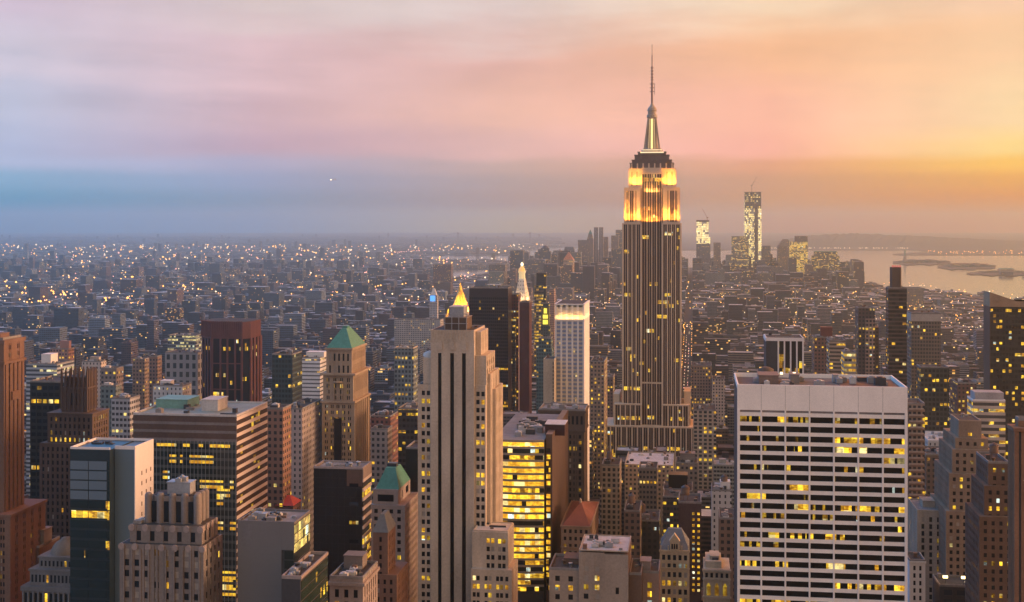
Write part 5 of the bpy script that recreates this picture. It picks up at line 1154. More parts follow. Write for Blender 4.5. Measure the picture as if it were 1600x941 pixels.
midb('brown_apartment_block', 'brown apartment slab right of the banded glass office', 680, 417, 442, 640, 'the brown apartments', fb('brap', (.24, .13, .09), p=.08, seed=34), 22, back=455)
midb('pink_apartment_block', 'pinkish apartment slab with pale lit side left of the green pyramid tower', 760, 441, 472, 640, 'the pinkish apartments', fb('piap', (.42, .33, .30), fw=.35, p=.05, seed=35), 30, back=503)
midb('blue_grey_highrise', 'blue grey high rise with bright right edge behind the beige strip tower', 1000, 616, 646, 545, 'the blue grey high rise', fb('blgr', (.16, .19, .20), (.04, .05, .06), 2.8, 3.6, .6, .55, p=.12, seed=36), 20, back=653, pm=CREAM)
midb('red_brown_loft', 'reddish brown loft right of the green pyramid tower', 860, 579, 610, 652, 'the reddish loft', fb('rebr', (.22, .10, .075), p=.1, seed=37), 26, back=622)
midb('grey_cornice_block', 'grey block with cornice below the reddish loft', 770, 579, 606, 672, 'the grey cornice block', fb('grco', (.27, .23, .21), p=.07, seed=38), 22, back=613)
midb('dark_lit_office', 'dark office with short lit rows left of the beige strip tower', 800, 622, 652, 640, 'the dark lit office', fb('dklo', (.04, .037, .037), (.015, .015, .015), 2.6, 3.7, .75, .5, p=.14, prow=.12, seed=39), 26)
midb('black_infill_tower', 'black blank tower touching the left of the beige strip tower', 640, 634, 653, 702, 'the black blank tower', BLACK, 20, units=0)
midb('long_pale_slab', 'long pale slab with even windows behind the beige strip tower', 2300, 616, 688, 500, 'the long pale slab', fb('lopa', (.40, .36, .34), bay=3.4, fw=.5, fh=.5, p=.06, seed=40), 30)
def redroof(name, label, v, pl, pr, top, ridge, phrase):
    s = Site(name, label, v, pl, pr, ridge, phrase=phrase, depth=14); w = MB(); w.box(0, s.W, 0, 14, 0, s.Z(top)); s.part('wall', w, fb('redhouse', (.16, .08, .07), p=.03)); b = MB(); b.frustum(-.4, s.W + .4, -.4, 14.4, s.Z(top), s.Z(ridge), .3, .2); s.part('hipped_roof', b, stone('bright_red_tile', (.42, .07, .07))); s.done()
redroof('red_roofed_house', 'small house with red hipped roof right of the banded glass office', 700, 418, 441, 757, 743, 'the red hipped house'); redroof('red_gabled_house', 'second red roofed house, lower and right of the red hipped one', 680, 430, 458, 790, 779, 'the lower red roof')
midb('blue_screen_tower', 'pale pointed tower with glowing blue screen left of the gold pyramid', 2600, 671, 683, 462, 'the blue screen tower', fb('blsc', (.40, .38, .40), p=.1, seed=41), 14, units=0, front=lambda s: (s.part('screen', (lambda b: (b.box(s.W * .1, s.W * .75, -.6, -.1, s.Z(471), s.Z(462)), b)[1])(MB()), glow('blue_screen', (.03, .35, 1), 1.5)), s.part('spire', (lambda b: (b.frustum(s.W * .1, s.W * .9, 2, 12, s.Z(462), s.Z(451), .3, .3), b)[1])(MB()), WHITEP)))
midb('brown_twin_slab', 'pinkish double slab right of the slim dark tower', 2100, 858, 866, 452, 'the pinkish double slab', fb('pkds', (.34, .22, .19), p=.04, seed=42), 20, pent=None)
# ================================================================== far towers
def far(name, label, v, pl, pr, top, phrase, wall, depth=40, shape=None):
    s = Site(name, label, v, pl, pr, top, phrase=phrase, depth=depth)
    if shape: shape(s)
    else:
        w = MB(); w.box(0, s.W, 0, depth, 0, s.Z(top)); s.part('wall', w, wall); s.roof(0, s.W, 0, depth, s.Z(top), par=2, t=1.5)
    s.done(); return s
FG = fb('far_grey', (.17, .15, .15), bay=4, floor=4.5, fw=.6, fh=.5, p=.07); FB = fb('far_brown', (.24, .17, .14), bay=4, floor=4.5, p=.08, seed=2); FD = fb('far_dark', (.09, .085, .09), bay=4, floor=4.5, fw=.7, p=.06, seed=3); FT = fb('far_tan', (.36, .28, .22), bay=4, floor=4.5, p=.10, seed=4); FR = fb('far_rib', (.34, .28, .26), bay=6, floor=60, fw=.5, fh=1.0, p=0, prow=0)
def sh_spire(s):
    w = MB(); w.box(0, s.W, 0, 30, 0, s.Z(374)); w.frustum(1, s.W - 1, 1, 29, s.Z(374), s.Z(366), .6, .6); s.part('wall', w, FB); b = MB(); b.frustum(s.W * .2, s.W * .8, 6, 24, s.Z(366), s.Z(359), .05, .05); s.part('spire', b, COPPER)
def sh_dome(s):
    w = MB(); w.box(0, s.W, 0, 40, 0, s.Z(393)); w.box(s.W * .15, s.W * .85, 4, 36, s.Z(393), s.Z(388)); s.part('wall', w, FD); b = MB(); b.lathe(s.W / 2, 20, [(s.W * .3, s.Z(388)), (s.W * .2, s.Z(385)), (1, s.Z(384))], 12); s.part('dome', b, DARKSTEEL)
def sh_pyr(s):
    w = MB(); w.box(0, s.W, 0, 30, 0, s.Z(406)); w.box(-14, s.W + 12, 4, 40, 0, s.Z(430), 1); s.part('wall', w, [fb('far_lit', (.42, .30, .22), bay=5, floor=12, fw=.5, fh=.4, p=.3, strength=1.44), FB]); b = MB(); b.frustum(0, s.W, 0, 30, s.Z(406), s.Z(394), .05, .05); s.part('pyramid_roof', b, stone('orange_roof', (.62, .22, .10)))
def sh_mans(s):
    w = MB(); w.box(0, s.W, 0, 40, 0, s.Z(392)); s.part('wall', w, FD); b = MB(); b.frustum(0, s.W, 0, 40, s.Z(392), s.Z(386), .8, .8); s.part('mansard_roof', b, SLATE)
def sh_step(s):
    w = MB(); X = s.X
    for a, b_, q, y in ((1267, 1323, 418, 0), (1269, 1312, 400, 4), (1273, 1309, 394, 8)): w.box(X(a), X(b_), y, 60, 0, s.Z(q))
    s.part('wall', w, fb('far_band', (.22, .17, .14), bay=5, floor=5, fw=1, fh=.45, p=.25, prow=.1, strength=1.08, seed=6)); b = MB(); b.box(X(1274), X(1308), 9, 58, s.Z(394), s.Z(393)); s.part('roof', b, COPPER)
def sh_round(s):
    w = MB(); X = s.X; w.box(0, s.W, 0, 50, 0, s.Z(385)); w.frustum(0, s.W, 0, 50, s.Z(385), s.Z(374), .3, .7); s.part('wall', w, FB)
def sh_lit(s):
    w = MB(); X = s.X; w.box(0, s.W, 0, 40, 0, s.Z(378)); w.box(s.W * .3, s.W, 2, 38, s.Z(378), s.Z(369), 1); w.box(s.W * .25, s.W + 1, 0, 40, s.Z(369), s.Z(368), 2); s.part('wall', w, [fb('far_golden', (.55, .42, .25), bay=6, floor=5, fw=1, fh=.5, p=.5, prow=.3, strength=1.56, seed=7), FB, WHITEP])
s = far('domed_far_tower', 'far dark tower with small dome on the skyline, left of the orange pyramid', 5400, 842, 860, 385, 'the far domed tower', FD, 40, sh_dome)
far('dark_far_block', 'far dark twin topped block left of the far domed tower', 5000, 797, 817, 392, 'the twin topped block', FD, 40)
far('wide_far_block', 'wide far block below the far domed tower', 4600, 824, 851, 407, 'the wide far block', FG, 40)
far('orange_pyramid_tower', 'far tower with orange lit pyramid roof', 4600, 880, 896, 394, 'the orange pyramid', FB, 30, sh_pyr)
far('mansard_far_tower', 'far dark tower with mansard top behind the orange pyramid', 5700, 881, 897, 386, 'the mansard top', FD, 40, sh_mans)
far('far_mass_block', 'broad far grey block right of the orange pyramid', 5500, 893, 908, 395, 'the broad grey far block', FG, 40)
far('flat_brown_far_tower', 'far flat topped brown tower under the gothic spire', 5800, 903, 923, 376, 'the flat brown far tower', FB, 40)
far('gothic_spire_tower', 'far tower with green pointed spire', 5600, 917, 927, 359, 'the green spire', FB, 30, sh_spire)
far('ribbed_far_tower', 'left one of two pale ribbed shafts on the skyline', 5700, 928, 934, 356, 'the left ribbed shaft', FR, 30); far('ribbed_far_tower', 'right one of two pale ribbed shafts on the skyline', 5700, 936, 942, 356, 'the right ribbed shaft', FR, 30)
far('far_shoulder_block', 'far block at the right shoulder of the ribbed shafts', 5800, 942, 950, 371, 'the shoulder block', FB, 30); far('far_edge_tower', 'far tower half hidden left of the floodlit skyscraper', 5900, 955, 966, 369, 'the half hidden far tower', FB, 30); far('far_tall_edge_tower', 'taller far tower touching the left edge of the floodlit skyscraper', 5950, 962, 974, 360, 'the tall edge tower', FG, 30)
far('far_plain_block', 'plain dark far block below the half hidden far tower', 5200, 956, 972, 390, 'the plain dark far block', FD, 30)
far('rivers_edge_slab', 'dark brick slab with notched top at the river, left of the gold pyramid', 4300, 677, 705, 414, 'the notched riverside slab', fb('conf', (.16, .10, .10), p=.10, seed=8), 30)
far('small_far_tower', 'small far tower between the two towers under construction', 5900, 1115, 1126, 380, 'the small far tower', FB, 30)
far('glass_far_office', 'far square glass office with lit bands left of the tallest far tower', 5700, 1143, 1170, 370, 'the square glass office', fb('seven', (.24, .21, .19), (.10, .09, .09), 5, 5, 1, .5, p=.3, prow=.2, strength=1.2, seed=11), 40)
far('far_shadow_block', 'far block right of the tallest far tower', 5850, 1190, 1204, 385, 'the far shadow block', FG, 30); far('low_far_block', 'low far block at the foot of the tallest far tower', 5000, 1183, 1208, 428, 'the low far block', FG, 40)
far('rounded_far_tower', 'far brown tower with rounded shoulders left of the golden lit one', 5750, 1215, 1240, 374, 'the rounded far tower', FB, 40, sh_round); far('golden_lit_far_tower', 'far tower glowing gold with white roof frame', 5600, 1234, 1262, 368, 'the golden far tower', FB, 40, sh_lit)
far('stepped_far_tower', 'far stepped tower with flat copper top at the harbour', 5600, 1267, 1323, 393, 'the stepped far tower', FB, 60, sh_step); far('harbour_slim_tower', 'slim far tower at the water edge', 5500, 1330, 1342, 406, 'the slim harbour tower', FB, 30); far('harbour_low_tower', 'lower far tower at the water edge', 5450, 1342, 1351, 426, 'the low harbour tower', FB, 30)
far('brick_harbour_block', 'dark block with rooftop plant at the far river bank', 4000, 1412, 1443, 451, 'the river bank block', FB, 60)
far('red_washed_block', 'low far block with red light painted on its wall near the harbour', 4700, 1318, 1342, 450, 'the red washed far block', fb('red_wash', (.35, .10, .09), p=.2, seed=5), 30)  # the red light wash is put into the wall colour, without a lamp

def crane(name, label, parent_s, x, y, z, h, jib, lean, group=None):
    t = bpy.data.objects.new(name, None); COL.objects.link(t); t.location = parent_s.root.matrix_basis @ __import__('mathutils').Vector((x, y, z)); t.rotation_euler = (0, 0, -GA); tag(t, label, 'crane', group)
    cm = stone('crane_steel', (.22, .10, .08), .6)
    b = MB(); b.bar((0, 0, 0), (0, 0, h), 1.5); b.build('tower_mast', cm, t); b = MB(); b.bar((0, 0, h), (jib, 0, h + lean), 1.0); b.bar((0, 0, h), (-jib * .3, 0, h + 2), 1.2); b.build('jib', cm, t); b = MB(); b.box(-2.5, 2.5, -2.5, 2.5, h - 2, h + 3); b.build('cab', cm, t)
s = Site('tower_under_construction', 'tallest far tower, unfinished with dark top floors and bright glass corner', 6100, 1163.5, 1189.5, 300, phrase='the unfinished tallest far tower', depth=70)
W = s.W; D = 70; X, Z = s.X, s.Z; w = MB()
w.box(2, W - 2, 2, D - 2, 0, Z(300), 0)
for k in range(8): zz = Z(300) - k * 9; w.box(0, W, 0, D, zz - 2.6, zz, 1)
for k in range(7): xx = 1 + k * (W - 5) / 6; w.box(xx, xx + 3, .5, 3, Z(326), Z(300), 1)
s.part('concrete_frame', w, [fb('core', (.09, .07, .06), bay=9, floor=9, fw=.8, fh=.6, p=.35, strength=1.68, cool=.2), stone('deck_concrete', (.10, .075, .065))])
gm = fb('new_glass', (.42, .38, .36), (.40, .34, .28), 6, 9, .85, .75, p=.55, prow=.3, strength=1.799, seed=3, cool=.3); gb = fb('bright_corner', (.7, .62, .52), (.75, .64, .5), 8, 10, .9, .8, p=.75, strength=1.92, cool=.35)
b = MB(); b.box(0, X(1179), -.5, 2, 0, Z(326)); b.box(X(1184.5), W, -.5, 2, 0, Z(326), 1); b.box(W - 2, W + .5, 2, D, 0, Z(328), 1); b.box(-.5, 2, 2, D, 0, Z(312)); s.part('glass_skin', b, [gm, gb]); b = MB(); b.box(X(1179), X(1184.5), -1, 2, 0, Z(318)); s.part('hoist_shaft', b, stone('hoist', (.12, .085, .07))); s.done()
crane('tower_crane', 'tall red crane on top of the unfinished tallest far tower', s, X(1175), 20, Z(300), 30, 24, 44); 
s = Site('smaller_tower_under_construction', 'shorter unfinished far tower with bright lit upper glass, left of the tallest far one', 6000, 1088, 1108, 345, phrase='the shorter unfinished tower', depth=50)
w = MB(); X, Z = s.X, s.Z; w.box(0, X(1110), 0, 50, 0, Z(381)); w.box(1, s.W - 2, 2, 48, Z(381), Z(345), 1); w.box(0, X(1110), -1, 50, Z(381), Z(371), 1); s.part('wall', w, [fb('dull', (.17, .14, .14), bay=6, floor=6, p=.04), gb]); b = MB(); b.box(0, s.W, 1, 50, Z(347), Z(344)); s.part('roof_deck', b, stone('deck_concrete', (.10, .075, .065))); s.done()
crane('tower_crane', 'small red crane on the shorter unfinished far tower', s, X(1105), 20, Z(345), 14, -22, 42)
# ================================================================== land, water, hills
def pyof(Y): return HY + F * (EYE - curve(Y)) / Y
def inter(pts, x): return np.interp(x, [p[0] for p in pts], [p[1] for p in pts])
NEARSH = [(-1200, 520), (-400, 490), (0, 470), (300, 452), (560, 445), (700, 441), (790, 430), (860, 422), (1000, 418), (1150, 420), (1260, 432), (1350, 449), (1450, 460), (1600, 478), (1900, 510), (2600, 640)]
BRKSH = [(-1200, 500), (-400, 474), (0, 456), (300, 441), (560, 435), (680, 428), (705, 420), (1200, 418)]
def is_land(px, py):
    if py >= inter(NEARSH, px): return True
    if px < 706 and py < inter(BRKSH, px):
        if not (px > 640 + (py - 398) * 2 and 399 < py < 409 and px > 600): return True
    if 640 < px < 800 - abs(py - 415) * 4 and 409 <= py <= 421: return True
    if py < 387 and px < 1000: return True
    if px < 845 - (py - 387) * 4 and py < 399: return True
    if py < 391 and px >= 1000: return True
    if px > 1410 + 6 * (398 - py) - 60 * math.sin(py) * .3 and 391 <= py < 399: return True
    for a, b, c, d in ((1393, 1486, 410.5, 4.2), (1463, 1556, 417.5, 4.5), (1508, 1720, 428, 4.0)):
        cx, r = (a + b) / 2, (b - a) / 2
        if abs(px - cx) < r and abs(py - c) < d * (1 - ((px - cx) / r) ** 2) ** .5 * (1 + .2 * math.sin(px * .2)): return True
    return False
def sheet(name, cells, pxs, Ys, dz, mat):
    used = {}; V = []; Fc = []
    def vid(i, j):
        if (i, j) not in used:
            used[(i, j)] = len(V); Y = Ys[j]; V.append(((pxs[i] - CX) / F * Y, Y, dz + curve(Y)))
        return used[(i, j)]
    for i, j in cells: Fc.append((vid(i, j), vid(i + 1, j), vid(i + 1, j + 1), vid(i, j + 1)))
    me = bpy.data.meshes.new(name); me.from_pydata(V, [], Fc); me.materials.append(mat); o = bpy.data.objects.new(name, me); COL.objects.link(o); o['kind'] = 'structure'; return o
m, w = newmat('harbour_water')
g = w.n('ShaderNodeNewGeometry'); nz = w.n('ShaderNodeTexNoise'); nz.inputs['Scale'].default_value = .02; nz.inputs['Detail'].default_value = 6
mp = w.n('ShaderNodeMapping'); mp.inputs['Scale'].default_value = (.35, 1, 1); w.l(g.outputs['Position'], mp.inputs[0]); w.l(mp.outputs[0], nz.inputs['Vector'])
bp = w.n('ShaderNodeBump'); bp.inputs['Strength'].default_value = .06; bp.inputs['Distance'].default_value = 3.0; w.l(nz.outputs[0], bp.inputs['Height'])
p = principled(w, (.10, .10, .105), .10, 0, .5); p.inputs['IOR'].default_value = 1.33; w.l(bp.outputs[0], p.inputs['Normal']); outmat(w, p.outputs[0]); WATER = m
LAND = stone('city_ground', (.075, .07, .065), .9, .5, scale=.01)
xs = [-1700 + 100 * i for i in range(51)]
ysW = [900 * 1.085 ** i for i in range(47)]
sheet('water', [(i, j) for i in range(50) for j in range(len(ysW) - 1)], xs, ysW, 0.0, WATER)
pxs = list(range(-1700, -100, 100)) + list(range(-100, 1740, 5)) + list(range(1740, 3400, 83))
Ys = [30, 300, 900, 1800, 3000, 3800]
while Ys[-1] < 40500: Ys.append(Ys[-1] * (1.012 if Ys[-1] < 12000 else 1.02))
cells = []
for j in range(len(Ys) - 1):
    py = pyof((Ys[j] + Ys[j + 1]) / 2)
    for i in range(len(pxs) - 1):
        if Ys[j] < 3700 or is_land((pxs[i] + pxs[i + 1]) / 2, py): cells.append((i, j))
sheet('ground', cells, pxs, Ys, 3.0, LAND)
def ridge(name, prof, Y, depth, seed):
    rg = np.random.default_rng(seed); V = []; Fc = []; n = 120; K = 9
    X0, X1 = prof[0][0], prof[-1][0]
    for i in range(n + 1):
        px = X0 + (X1 - X0) * i / n; top = EYE - (inter(prof, px) - HY) / F * Y
        for k in range(K + 1):
            t = k / K; yy = Y + (t - .35) * depth; h = math.sin(math.pi * min(1, max(0, t))) ** .8
            V.append(((px - CX) / F * yy, yy, 1 + curve(yy) + max(0, (top - curve(Y)) * h * (1 + .05 * rg.normal()))))
    for i in range(n):
        for k in range(K): a = i * (K + 1) + k; Fc.append((a, a + K + 1, a + K + 2, a + 1))
    me = bpy.data.meshes.new(name); me.from_pydata(V, [], Fc); me.materials.append(stone('wooded_hill', (.05, .055, .04), .95, .4, scale=.004)); o = bpy.data.objects.new(name, me); COL.objects.link(o); o['kind'] = 'structure'
ridge('hills', [(1150, 388), (1190, 385), (1225, 377), (1262, 369), (1330, 366), (1400, 369), (1470, 372), (1540, 376), (1640, 381), (1800, 386)], 15500, 5000, 3)
ridge('terrain', [(300, 384), (420, 380), (560, 378), (700, 379), (860, 381), (960, 384)], 22000, 6000, 4)

# wooded low islands
def clumps(name, px0, px1, Y, h, n, seed):
    rg = random.Random(seed); b = MB()
    for i in range(n):
        px = rg.uniform(px0, px1); y = Y + rg.uniform(-150, 150); x = (px - CX) / F * y; r = rg.uniform(12, 30); z = 3 + curve(y); hh = h * rg.uniform(.4, 1) * (1 - ((px - (px0 + px1) / 2) / (px1 - px0) * 2) ** 2 * .7)
        b.lathe(x, y, [(r, z), (r * .95, z + hh * .5), (r * .55, z + hh * .9), (r * .1, z + hh)], 7)
    o = b.build(name, stone('island_foliage', (.05, .055, .035), .9, .4, scale=.05)); tag(o, kind='stuff')
clumps('island_vegetation', 1404, 1478, 8700, 17, 60, 5); clumps('island_vegetation', 1478, 1550, 7900, 20, 70, 6); clumps('island_vegetation', 1530, 1600, 7000, 8, 30, 7)
def wpt(px, Y, z=0): return ((px - CX) / F * Y, Y, z)
# statue on the first island
t = bpy.data.objects.new('statue', None); COL.objects.link(t); t.location = wpt(1414, 8700, -2); tag(t, 'tiny robed statue with raised torch on the first harbour island', 'statue')
b = MB(); b.frustum(-16, 16, -16, 16, 0, 18, .8, .8); b.frustum(-9, 9, -9, 9, 18, 46, .75, .75); b.build('pedestal', stone('pedestal', (.3, .25, .2)), t)
b = MB(); b.lathe(0, 0, [(6.5, 46), (5.5, 58), (4.8, 70), (5.2, 77), (2, 80), (2.6, 84), (1.2, 88)], 10); b.bar((4, 0, 77), (7, 0, 90), 1.4); b.bar((-3, -2, 70), (-6, -3, 66), 1.6); b.build('figure', COPPER, t)
b = MB(); b.lathe(7.2, 0, [(1.5, 90), (2, 92), (.3, 95)], 8); b.build('torch', GOLD, t)
def isl(name, label, px0, px1, Y, h, mat, roofc=None):
    t = bpy.data.objects.new(name, None); COL.objects.link(t); p = wpt((px0 + px1) / 2, Y, 2 + curve(Y)); t.location = p; tag(t, label, 'building'); W = (px1 - px0) / F * Y
    b = MB(); b.box(-W / 2, W / 2, 0, 40, 0, h); b.build('wall', mat, t); b = MB(); b.frustum(-W / 2 - 1, W / 2 + 1, -1, 41, h, h * 1.35, .8, .3); b.build('roof', roofc or REDTILE, t)
isl('island_hall', 'long hall with roof on the second harbour island', 1487, 1516, 7800, 17, FB); isl('island_hall', 'shorter hall on the right of the second harbour island', 1522, 1546, 7850, 13, FB); isl('pier_terminal', 'pier building with pointed top on the near harbour pier', 1563, 1585, 7000, 16, FB, COPPER)
# suspension bridge on the horizon
t = bpy.data.objects.new('suspension_bridge', None); COL.objects.link(t); Yb = 17500; xa, xb = (715.5 - CX) / F * Yb, (828 - CX) / F * Yb; t.location = (xa, Yb, 0); tag(t, 'faint long suspension bridge with two tall towers on the horizon', 'bridge')
L = xb - xa; bs = stone('bridge_steel', (.10, .105, .11), .6); zd, zt = EYE - (385 - HY) / F * Yb, EYE - (363.5 - HY) / F * Yb
for k, x in enumerate((0, L)):
    b = MB(); b.box(x - 13, x - 5, -8, 8, -45, zt); b.box(x + 5, x + 13, -8, 8, -45, zt); b.box(x - 13, x + 13, -7, 7, zt - 14, zt); b.box(x - 13, x + 13, -7, 7, zd - 10, zd + 4); b.build('bridge_tower', bs, t)
b = MB(); b.box(-900, L + 900, -12, 12, zd - 7, zd); b.build('deck', bs, t); b = MB(); N = 24
for k in range(N):
    cabl = lambda q: (q * L, 0, zd + 6 + (zt - zd - 6) * (2 * q - 1) ** 2)
    b.bar(cabl(k / N), cabl((k + 1) / N), 2.2)
b.bar((0, 0, zt), (-800, 0, zd), 2.2); b.bar((L, 0, zt), (L + 800, 0, zd), 2.2); b.build('cable', bs, t)
# airliner
t = bpy.data.objects.new('airplane', None); COL.objects.link(t); t.location = wpt(521, 4600, EYE + (HY - 281) / F * 4600); t.rotation_euler = (0, 0, R(8)); tag(t, 'small airliner with landing lights in the dusk sky', 'airplane')
wm = stone('airframe', (.55, .5, .48), .4)
b = MB(); pts = [(-9, .3), (-8, 1.0), (-5, 1.3), (5, 1.3), (8, .8), (10, .2)]
for (x0, r0), (x1, r1) in zip(pts, pts[1:]):
    k = len(b.v)
    for x, r in ((x0, r0), (x1, r1)):
        for i in range(8): b.v.append((x, r * math.cos(i * math.pi / 4), r * math.sin(i * math.pi / 4)))
    for i in range(8): j = (i + 1) % 8; b.f.append((k + i, k + j, k + 8 + j, k + 8 + i)); b.mi.append(0); b.sm.append(True)
b.build('fuselage', wm, t)
for sgn in (-1, 1):
    b = MB(); b.prism([(-1, sgn * 1), (2, sgn * 1), (4, sgn * 9), (3, sgn * 9)][::sgn], -.5, -.2); b.build('wing', wm, t)
b = MB(); b.box(7, 9.5, -.15, .15, 1, 4); b.build('tail_fin', wm, t); b = MB(); b.prism([(7.5, -3), (9, -3), (9, 3), (7.5, 3)], .8, 1); b.build('tailplane', wm, t)
b = MB(); b.lathe(-8.5, 0, [(.1, -1.6), (1.3, -.5), (1.3, .4), (.1, 1.2)], 8); b.build('landing_light', glow('landing_light', (1, .7, .4), 14), t)

# ================================================================== the mass of the city: every other building
rg = np.random.default_rng(5)
B = []   # u, v, w, d, h, colour idx, lit, base z, rot
PAL = np.array([(.24, .145, .10), (.19, .13, .10), (.30, .22, .165), (.36, .29, .24), (.15, .105, .085), (.27, .25, .24), (.40, .36, .33), (.21, .17, .15), (.33, .19, .14), (.50, .46, .43), (.12, .11, .115), (.22, .19, .18)])
FT = np.array(FOOT)
def free(u0, u1, v0, v1):
    return not np.any((u1 > FT[:, 0]) & (u0 < FT[:, 1]) & (v1 > FT[:, 2]) & (v0 < FT[:, 3]))
def height(px, v):
    r = rg.random()
    if v < 900: h = 34 * math.exp(rg.normal() * .45); hi = 85
    elif v < 1350: h = 36 * math.exp(rg.normal() * .45); hi = 90
    elif v < 2400: h = 30 * math.exp(rg.normal() * .45); hi = 85
    elif 690 < px < 800 and v > 4600: h = 11 + 2 * rg.normal(); hi = 16
    elif px > 1335 and v > 3000: h = 13 * math.exp(rg.normal() * .3); hi = 24
    elif px > 770 and v > 4300: h = (62 if px < 960 else 45 if v > 4700 else 30) * math.exp(rg.normal() * .4); hi = 120 if px < 960 else 88
    else:
        h = 17 * math.exp(rg.normal() * .4); hi = 70
        if r < .10: h = rg.uniform(36, 70)
    return min(max(h, 9), hi)
v = 560.0
while v < 6900:
    far_ = v > 2300
    pitch = 80 if v < 3600 else 90
    u = U(-60, v); ue = U(1670, v)
    u = math.floor(u / 260) * 260
    while u < ue:
        blk = 238 if True else 0
        rowsn = 2 if v < 3600 else 1
        dep = 30 if rowsn == 2 else 60
        for r in range(rowsn):
            x = u; vv = v + r * 31
            while x < u + blk - 8:
                wd = rg.uniform(11, 34) if v < 2000 else rg.uniform(14, 46)
                if v > 3600: wd *= 1.3
                wd = min(wd, u + blk - x)
                px = PX(x + wd / 2, vv); Yc = YD(x + wd / 2, vv)
                if -40 < px < 1640 and wd > 6 and Yc > 300:
                    py = pyof(Yc)
                    if Yc < 3700 or is_land(px, py + .5):
                        dd = dep * rg.uniform(.72, 1.0); h = height(px, vv)
                        if free(x, x + wd, vv, vv + dd):
                            B.append((x, vv, wd - .4, dd, h, 0, 0, 0))
                x += wd + (0 if rg.random() < .9 else rg.uniform(3, 10))
        u += 260
    v += pitch
for k in range(44):                                              # clustered downtown towers
    px = rg.uniform(838, 965) if k < 18 else rg.uniform(1078, 1335); vv = rg.uniform(4950, 6400); x = U(px, vv); wd = rg.uniform(24, 46); hh = rg.uniform(70, 165) if k < 18 else rg.uniform(60, 135)
    if free(x, x + wd, vv, vv + wd) or True: B.append((x, vv, wd, wd * rg.uniform(.6, 1), hh, 0, 0, 0))
# across the east river: low rise blocks with some towers
nM = len(B)
Yq = 4800.0
while Yq < 24000:
    st = (150 if Yq < 9000 else 240 if Yq < 14000 else 420)
    x = (-60 - CX) / F * Yq; xe = (860 - CX) / F * Yq
    while x < xe:
        px = CX + F * x / Yq; py = pyof(Yq)
        if py < inter(NEARSH, px) - .8 and is_land(px, py) and is_land(px + 3, py):
            tall = rg.random() < (.035 if px < 560 else .015)
            wd = rg.uniform(.4, .85) * st * .62; dd = rg.uniform(12, 30) + (st * .2); h = rg.uniform(8, 17)
            if tall: wd, dd, h = rg.uniform(18, 34), 22, rg.uniform(35, 85)
            B.append((x * CA - Yq * SA + rg.uniform(-20, 20), x * SA + Yq * CA + rg.uniform(-30, 30), wd, dd, h, 0, 0, 0))
        x += st * rg.uniform(.45, .8)
    Yq += st * .6 * (1 if Yq < 9000 else 1.3)
B = np.array(B, float); N = len(B)
u0, v0, wB, dB, hB = B[:, 0], B[:, 1], B[:, 2], B[:, 3], B[:, 4]
ci = rg.integers(0, len(PAL), N); tone = PAL[ci] * rg.uniform(.25, .80, (N, 1)) * (1 + rg.normal(0, .05, (N, 3)))
BLUE_CAST = np.array([(.055, .085, .135), (.075, .11, .16), (.04, .06, .10), (.10, .14, .19), (.075, .075, .11), (.17, .22, .29), (.11, .08, .09), (.05, .08, .12)])  # wall colours that carry a painted blue dusk cast
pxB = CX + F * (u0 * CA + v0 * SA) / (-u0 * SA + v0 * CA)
east = (pxB < 690 + rg.normal(0, 60, N)) & (v0 > 1300)          # east side blocks: blue cast of the dusk painted into walls and roofs
tone[east] = BLUE_CAST[rg.integers(0, len(BLUE_CAST), N)][east] * rg.uniform(.5, 1.15, (N, 1))[east]
roofp = np.array([(.06, .057, .055), (.12, .115, .11), (.22, .21, .20), (.42, .40, .39), (.30, .28, .26), (.10, .08, .07)])
ri = rg.choice(6, N, p=[.28, .20, .16, .17, .14, .05]); rtone = roofp[ri] * rg.uniform(.8, 1.2, (N, 1))
rtone[east] *= np.array((.75, .95, 1.2))  # the same blue cast painted into the roofs
lit = np.clip(rg.exponential(.032, N), 0, .3) * np.where(east, .7, 1); seedB = rg.random(N); wsh = rg.uniform(.75, 1.3, N)
bulk = rg.random(N) < .55; tankB = (rg.random(N) < .22) & (hB > 20)
YB = -u0 * SA + v0 * CA; XB = u0 * CA + v0 * SA
zb = GROUND + np.where(YB > 7000, curve(YB), 0)

# what of it the photograph shows: coarse depth painting of all building outlines
SCL = .64; IW, IH = 1024, 602
idb = np.full((IH, IW), -1, np.int32)
items = []
def corners(i, ov=None):
    uu = np.array([u0[i], u0[i] + wB[i], u0[i] + wB[i], u0[i]]); vv = np.array([v0[i], v0[i], v0[i] + dB[i], v0[i] + dB[i]])
    y = -uu * SA + vv * CA; x = uu * CA + vv * SA; return CX + F * x / y, y
for i in range(N):
    px, y = corners(i); zt = zb[i] + hB[i]
    items.append((y.mean(), i, px.min(), px.max(), HY + F * (EYE - zt) / y.max(), HY + F * (EYE - zb[i]) / y.min()))
for a, b, t, y in OCC: items.append((y, -2, a, b, t, 2000))
items.sort(key=lambda q: -q[0])
for y, i, a, b, t, q in items:
    x0_, x1_, y0_, y1_ = int(a * SCL), max(int(a * SCL) + 1, int(b * SCL)), int(t * SCL), int(q * SCL)
    idb[max(0, y0_):max(0, y1_), max(0, x0_):max(0, x1_)] = i
cnt = np.bincount(idb[idb >= 0].ravel(), minlength=N)
NIND = 300 - len(HEROES)
order = np.argsort(-cnt); single = [int(i) for i in order[:NIND] if cnt[i] > 0]
sset = set(single)

